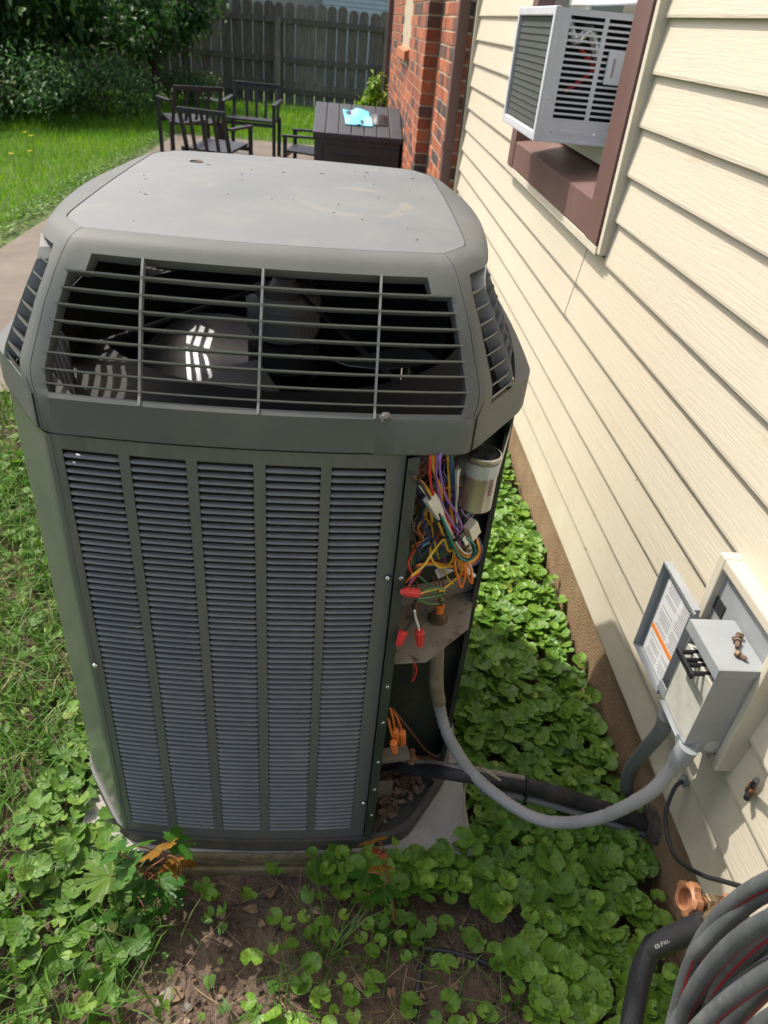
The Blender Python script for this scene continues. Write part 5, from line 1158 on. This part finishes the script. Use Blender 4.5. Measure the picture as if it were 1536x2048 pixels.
# lawn
def grass(name, poly, n, h, wd, mat, tm=BLADE, zoff=0., kind='stuff', jig=.03, dist=None):
    q = sample(poly, n, jig)
    sc = h*rng.uniform(.45, 1.25, n); S = np.stack([sc*wd, sc, sc], 1)
    z = np.full(n, zoff)
    cl = np.sin(q[:, 0]*2.3+np.sin(q[:, 1]*1.7))*np.sin(q[:, 1]*2.9+.5)*.25+.5
    o = scatter(name, tm, np.column_stack([q, z]), S, rotm(rng.uniform(0, 6.28, n), rng.normal(0, .28, n), np.zeros(n)), np.clip(cl+rng.normal(0, .22, n), 0, 1), mat); return tag(o, kind=kind)
lawn_poly = [(-11, 3.2), (-2.52, 3.2), (-2.42, 11.85), (.9, 11.85), (.9, 16.6), (-11, 16.6)]
near_lawn = [(-6.2, 4.6), (-2.66, 4.6), (-2.52, 11.9), (-4.5, 12.5), (-8.5, 12.5)]
grass('lawn_grass', near_lawn, 70000, .085, 1.3, m_lawn)
grass('lawn_grass', [(-6.0, 11.85), (.9, 11.85), (.9, 16.6), (-6.0, 16.6)], 26000, .12, 1.5, m_lawn)
grass('lawn_grass', [(-12, 3), (-2.75, 3), (-2.65, 5.0), (-6.2, 5.0), (-8.5, 12.5), (-12, 16)], 22000, .12, 1.6, m_lawn)
# weedy strip along the path edge
qn = 2600; q = sample([(-2.8, 4.6), (-2.56, 4.6), (-2.44, 11.8), (-2.7, 11.8)], qn, .03)
tag(scatter('path_edge_weeds', HEART, np.column_stack([q, rng.uniform(.01, .05, qn)]), rng.uniform(.015, .035, qn), rotm(rng.uniform(0, 6.28, qn), rng.normal(0, .5, qn), rng.uniform(0, 6, qn)), rng.uniform(.1, .8, qn), m_weed), kind='stuff')
for i, (px, py) in enumerate(((62, 270), (50, 263), (22, 305), (60, 300))):
    p = PZ(px, py, .22); t = thing('yellow_flower', (p.x, p.y, 0), ('yellow lawn flower, highest of the little cluster near the shrubs', 'yellow lawn flower just beside the highest bloom', 'small yellow flower by the edge of the lawn nearest the frame side', 'small yellow flower below the pair of blooms')[i], 'flower', 'yellow flowers in the lawn')
    b = MB(); b.tube([(p.x, p.y, 0), (p.x+.01, p.y, .21)], .003, 5); b.build('stem', m_stem, t)
    a = np.linspace(0, 6.28, 9)[:-1]; scatter('petals', HEART, np.tile([p.x, p.y, .215], (8, 1)), np.full(8, .028), rotm(a, np.full(8, .2), np.zeros(8)), rng.uniform(0, 1, 8), m_yellow, t)
# ------------------------------------------------------------------ ground cover near the condenser
def groundleaves(name, tm, poly, n, s0_, s1_, zlo, zhi, tilt, mat, jig=.02, stems=False, rlo=0, rhi=1, sunny=0.):
    q = sample(poly, n, jig)
    hn = np.array([hnoise(x*.6, y*.6) for x, y in q]); h = zlo+(zhi-zlo)*np.clip(.5+.45*hn+rng.normal(0, .25, n), 0, 1)
    sc = rng.uniform(s0_, s1_, n)*np.where(rng.random(n) < .2, .6, 1)
    rnd = np.clip(rlo+(rhi-rlo)*(rng.beta(1.6, 2.2, n)*.75+.25*(sc < (s0_+.25*(s1_-s0_)))), 0, 1)
    o = scatter(name, tm, np.column_stack([q, h]), sc, rotm(rng.uniform(0, 6.28, n), rng.normal(0, tilt, n)-sunny*0, rng.uniform(0, 6.28, n)), rnd, mat, jitter=.025)
    tag(o, kind='stuff')
    return q, h
D1 = [(.37, 3.2), (.375, 1.02), (.355, .905), (.19, .895), (.02, .905), (-.02, .885), (.06, .855), (.20, .86), (.35, .825), (.42, .76), (.45, .55), (.42, .2), (.74, .2), (.765, .9), (.785, 3.2)]
groundleaves('ground_ivy', IVY, D1, 2250, .019, .036, .050, .088, .21, m_ivy, jig=.012)
groundleaves('ground_ivy', IVYS, D1, 520, .010, .019, .05, .115, .35, m_ivy, jig=.012, rlo=.35)
groundleaves('ground_ivy', IVY, [(.2, 3.3), (.2, 2.08), (.37, 2.05), (.37, 1.2), (.5, 1.2), (.785, 3.3)], 700, .018, .032, .05, .12, .35, m_ivy)
qs, hs_ = groundleaves('scattered_ivy', IVY, [(-.28, .905), (.02, .90), (.22, .86), (.40, .79), (.46, .5), (.40, .2), (-.1, .2), (-.12, .62)], 190, .012, .025, .012, .05, .45, m_ivy, rlo=.1, rhi=.95)
S2 = [(-1.9, .1), (-.42, .1), (-.36, .66), (-.30, .80), (-.36, .90), (-.515, .91), (-.53, 2.1), (-.9, 2.6), (-1.9, 2.6)]
S2b = [(-.62, .1), (-.36, .1), (-.33, .66), (-.27, .74), (-.26, .9), (-.60, .92), (-.9, .6)]
groundleaves('weeds', IVYS, S2, 2000, .011, .026, .01, .07, .5, m_weed, rlo=.05)
groundleaves('weeds', HEART, S2, 1500, .018, .05, .015, .08, .55, m_weed)
groundleaves('weeds', IVY, S2b, 260, .016, .03, .02, .075, .45, m_weed, rhi=.8)
groundleaves('weeds', HEART, [(-.45, .1), (-.12, .1), (-.02, .62), (-.15, .8), (-.3, .85)], 70, .012, .028, .008, .04, .5, m_weed)
groundleaves('weeds', HEART, [(-3.0, 2.4), (-.5, 2.2), (-.5, 3.2), (-3.0, 3.2)], 900, .02, .05, .02, .08, .5, m_weed)
groundleaves('weeds', IVY, [(-.64, .84), (-.40, .84), (-.41, .93), (-.49, 1.02), (-.50, 1.3), (-.64, 1.3)], 130, .016, .028, .05, .115, .35, m_weed)
groundleaves('weeds', IVY, [(.05, .85), (.37, .83), (.385, .98), (.33, .93), (.2, .915), (.05, .91)], 75, .016, .028, .045, .11, .35, m_ivy)
grass('weedy_grass', [(-1.9, .95), (-.56, .95), (-.56, 2.5), (-1.9, 2.5)], 5600, .13, .8, m_grass, tm=BLADE2)
grass('weedy_grass', [(-1.9, .1), (-.28, .1), (-.25, .8), (-.55, .95), (-1.9, .95)], 1900, .11, .7, m_grass, tm=BLADE2)
grass('weedy_grass', [(-3.2, 2.3), (-.5, 2.3), (-.5, 3.2), (-2.7, 3.2), (-2.7, 4.6), (-3.4, 4.6)], 9000, .11, 1.0, m_grass)
grass('weedy_grass', [(-.05, .86), (.20, .84), (.40, .75), (.44, .3), (0, .3), (-.08, .6)], 230, .085, .55, m_grass, tm=BLADE2)
for cx_, cy_, nb_, hh in ((.05, .735, 26, .13), (.44, .63, 14, .12), (.30, .66, 10, .1), (.33, .585, 14, .12), (-.05, .66, 12, .09)):
    q = np.array([cx_, cy_])+rng.normal(0, .012, (nb_, 2)); sc = hh*rng.uniform(.6, 1.2, nb_)
    tag(scatter('grass_tuft', BLADE2, np.column_stack([q, np.zeros(nb_)]), np.stack([sc*.6, sc, sc], 1), rotm(rng.uniform(0, 6.28, nb_), rng.normal(0, .35, nb_), np.zeros(nb_)), rng.uniform(0, .8, nb_), m_grass), kind='stuff')
# dead straw, twigs and fallen leaves
def straw(poly, n, L0, L1):
    q = sample(poly, n, .02); sc = rng.uniform(L0, L1, n)
    tag(scatter('dry_straw', BLADE, np.column_stack([q, rng.uniform(.004, .02, n)]), np.stack([sc*.35, sc, sc], 1), rotm(rng.uniform(0, 6.28, n), rng.normal(1.5, .12, n), np.zeros(n)), rng.uniform(0, 1, n), m_straw), kind='stuff')
straw([(-1.9, .1), (.45, .1), (.45, .80), (-.2, .9), (-.56, 1.0), (-.56, 2.5), (-1.9, 2.5)], 3600, .03, .09)
straw([(-1.45, 1.9), (-.95, 1.8), (-.85, 2.35), (-1.4, 2.6)], 2600, .03, .08)
nq = 60; q = sample([(-.5, .1), (.45, .1), (.45, .8), (-.2, .88)], nq, .02)
tag(scatter('fallen_leaves', HEART, np.column_stack([q, np.full(nq, .012)]), rng.uniform(.012, .03, nq), rotm(rng.uniform(0, 6.28, nq), rng.normal(0, .3, nq), rng.uniform(0, 6, nq)), rng.uniform(0, 1, nq), m_deadleaf), kind='stuff')
# crumbs of soil and pebbles
pebm = []
for i in range(4):
    bm = bmesh.new(); bmesh.ops.create_icosphere(bm, subdivisions=2, radius=1)
    for v in bm.verts: v.co *= 1+.22*math.sin(v.co.x*3+i)*math.cos(v.co.y*2.7+i*2)+random.uniform(-.05, .05); v.co.z *= .6
    me = bpy.data.meshes.new('stone'); bm.to_mesh(me); bm.free(); me.polygons.foreach_set('use_smooth', [True]*len(me.polygons)); me.materials.append(M('stone_%d' % i, *[tuple(c*s for c in ((.16,.14,.12), (.22,.19,.16), (.14,.085,.06), (.19,.13,.10))[i]) for s in (.8, 1, 1.25)], scale=40, rough=.85, bump=.3, bscale=150)); pebm.append(me)
for i, (px, py, s, lab) in enumerate(((375, 2016, .0095, 'rounded grey pebble half sunk in the sunlit soil'), (333, 1996, .016, 'largest dark clod in the bare soil'), (480, 2022, .0065, 'small reddish pebble in the bare soil'), (440, 1995, .006, 'tiny pale pebble on the soil above the reddish pebble'))):
    p = PZ(px, py, .004); o = inst(pebm[i], 'stone', None, (p.x, p.y, .006), (0, 0, i*1.1), (s*1.2, s, s)); tag(o, lab, 'stone', 'stones in the bare soil')
cr = MB()
for i in range(700):
    x, y = random.uniform(-.5, .45), random.uniform(.2, .9); s = random.uniform(.0015, .0055)
    m = Matrix.Translation((x, y, ground_z(x, y)+s*.4)) @ Matrix.Rotation(random.uniform(0, 3), 4, 'Z') @ Matrix.Rotation(random.uniform(0, 3), 4, 'X'); cr.box((-s, -s*.8, -s*.7), (s*.7, s, s*.8), 0, m)
tag(cr.build('soil_crumbs', m_soil), kind='stuff')
# maple seedlings with single leaves
def seedling(label, base, py_plane, stem_px, leaves, y):
    t = thing('maple_seedling', base, label, 'seedling', 'maple seedlings at the pad edge')
    b = MB(); b.tube([base]+[PY(px, py, y) for px, py in stem_px], .0028, 6, smooth=5, rf=lambda q: 1-.5*q); b.build('stem', m_redstem, t, smooth=60)
    stm = [Vector(base)]+[PY(px, py, y) for px, py in stem_px]
    for (px, py, wpx, mt, ang, dy, til) in leaves:
        c = PY(px, py, y+dy); c.z = max(c.z, .03); D = (c-Vector(CAM)).length*.95; L = wpx/FPX*D
        yaw = math.radians(ang); ti = math.radians(til)
        R = rotm(np.array([yaw]), np.array([ti]), np.array([0.]))
        dirv = Vector(R[0] @ np.array([0, 1, 0])); o_ = c-dirv*L*.4
        scatter('leaf', MAPLE, [tuple(o_)], [L], R, [random.uniform(.1, .9)], mt, t)
        s = min(stm, key=lambda q: (q-o_).length); b = MB(); b.tube([s, s.lerp(o_, .5)+Vector((0, 0, .008)), o_], .0013, 5, smooth=4); b.build('petiole', m_redstem, t)
b1 = PZ(268, 1835, .0)
seedling('maple seedling with two orange brown leaves against the pad front', tuple(b1), 0, [(272, 1790), (290, 1745), (330, 1715)],
 [(368, 1680, 62, m_maple, -60, .0, -25), (315, 1693, 60, m_mapleor, 40, -.02, -35), (355, 1730, 54, m_mapleor, 190, -.03, 30), (274, 1685, 52, m_maple, 20, 0, -40), (246, 1733, 60, m_maple, 80, -.01, -25), (187, 1757, 70, m_maple, 110, -.02, 15), (222, 1700, 52, m_maple, 60, .01, -30), (192, 1850, 58, m_maple, 150, -.04, 30), (238, 1835, 66, m_maple, 185, -.05, 35), (293, 1832, 58, m_maple, 200, -.05, 40), (282, 1776, 50, m_maple, 170, -.03, 25), (330, 1776, 64, m_maple, 215, -.02, 20), (348, 1800, 44, m_maple, 230, -.03, 20)], .84)
b2 = PZ(806, 1900, .0)
seedling('slender maple seedling with reddish top leaf near the pad corner', tuple(b2), 0, [(801, 1860), (790, 1825), (778, 1760), (768, 1700)],
 [(746, 1676, 52, m_mapleor, 20, 0, -45), (762, 1702, 30, m_maplered, -40, -.01, -20), (732, 1753, 58, m_maple, 165, -.01, 40), (760, 1735, 40, m_mapleor, 190, -.01, 50), (738, 1800, 52, m_maple, 175, -.02, 40), (772, 1787, 52, m_maple, 190, -.03, 35), (768, 1880, 38, m_maple, 150, -.03, 30), (815, 1912, 48, m_maple, 200, -.04, 30)], .80)
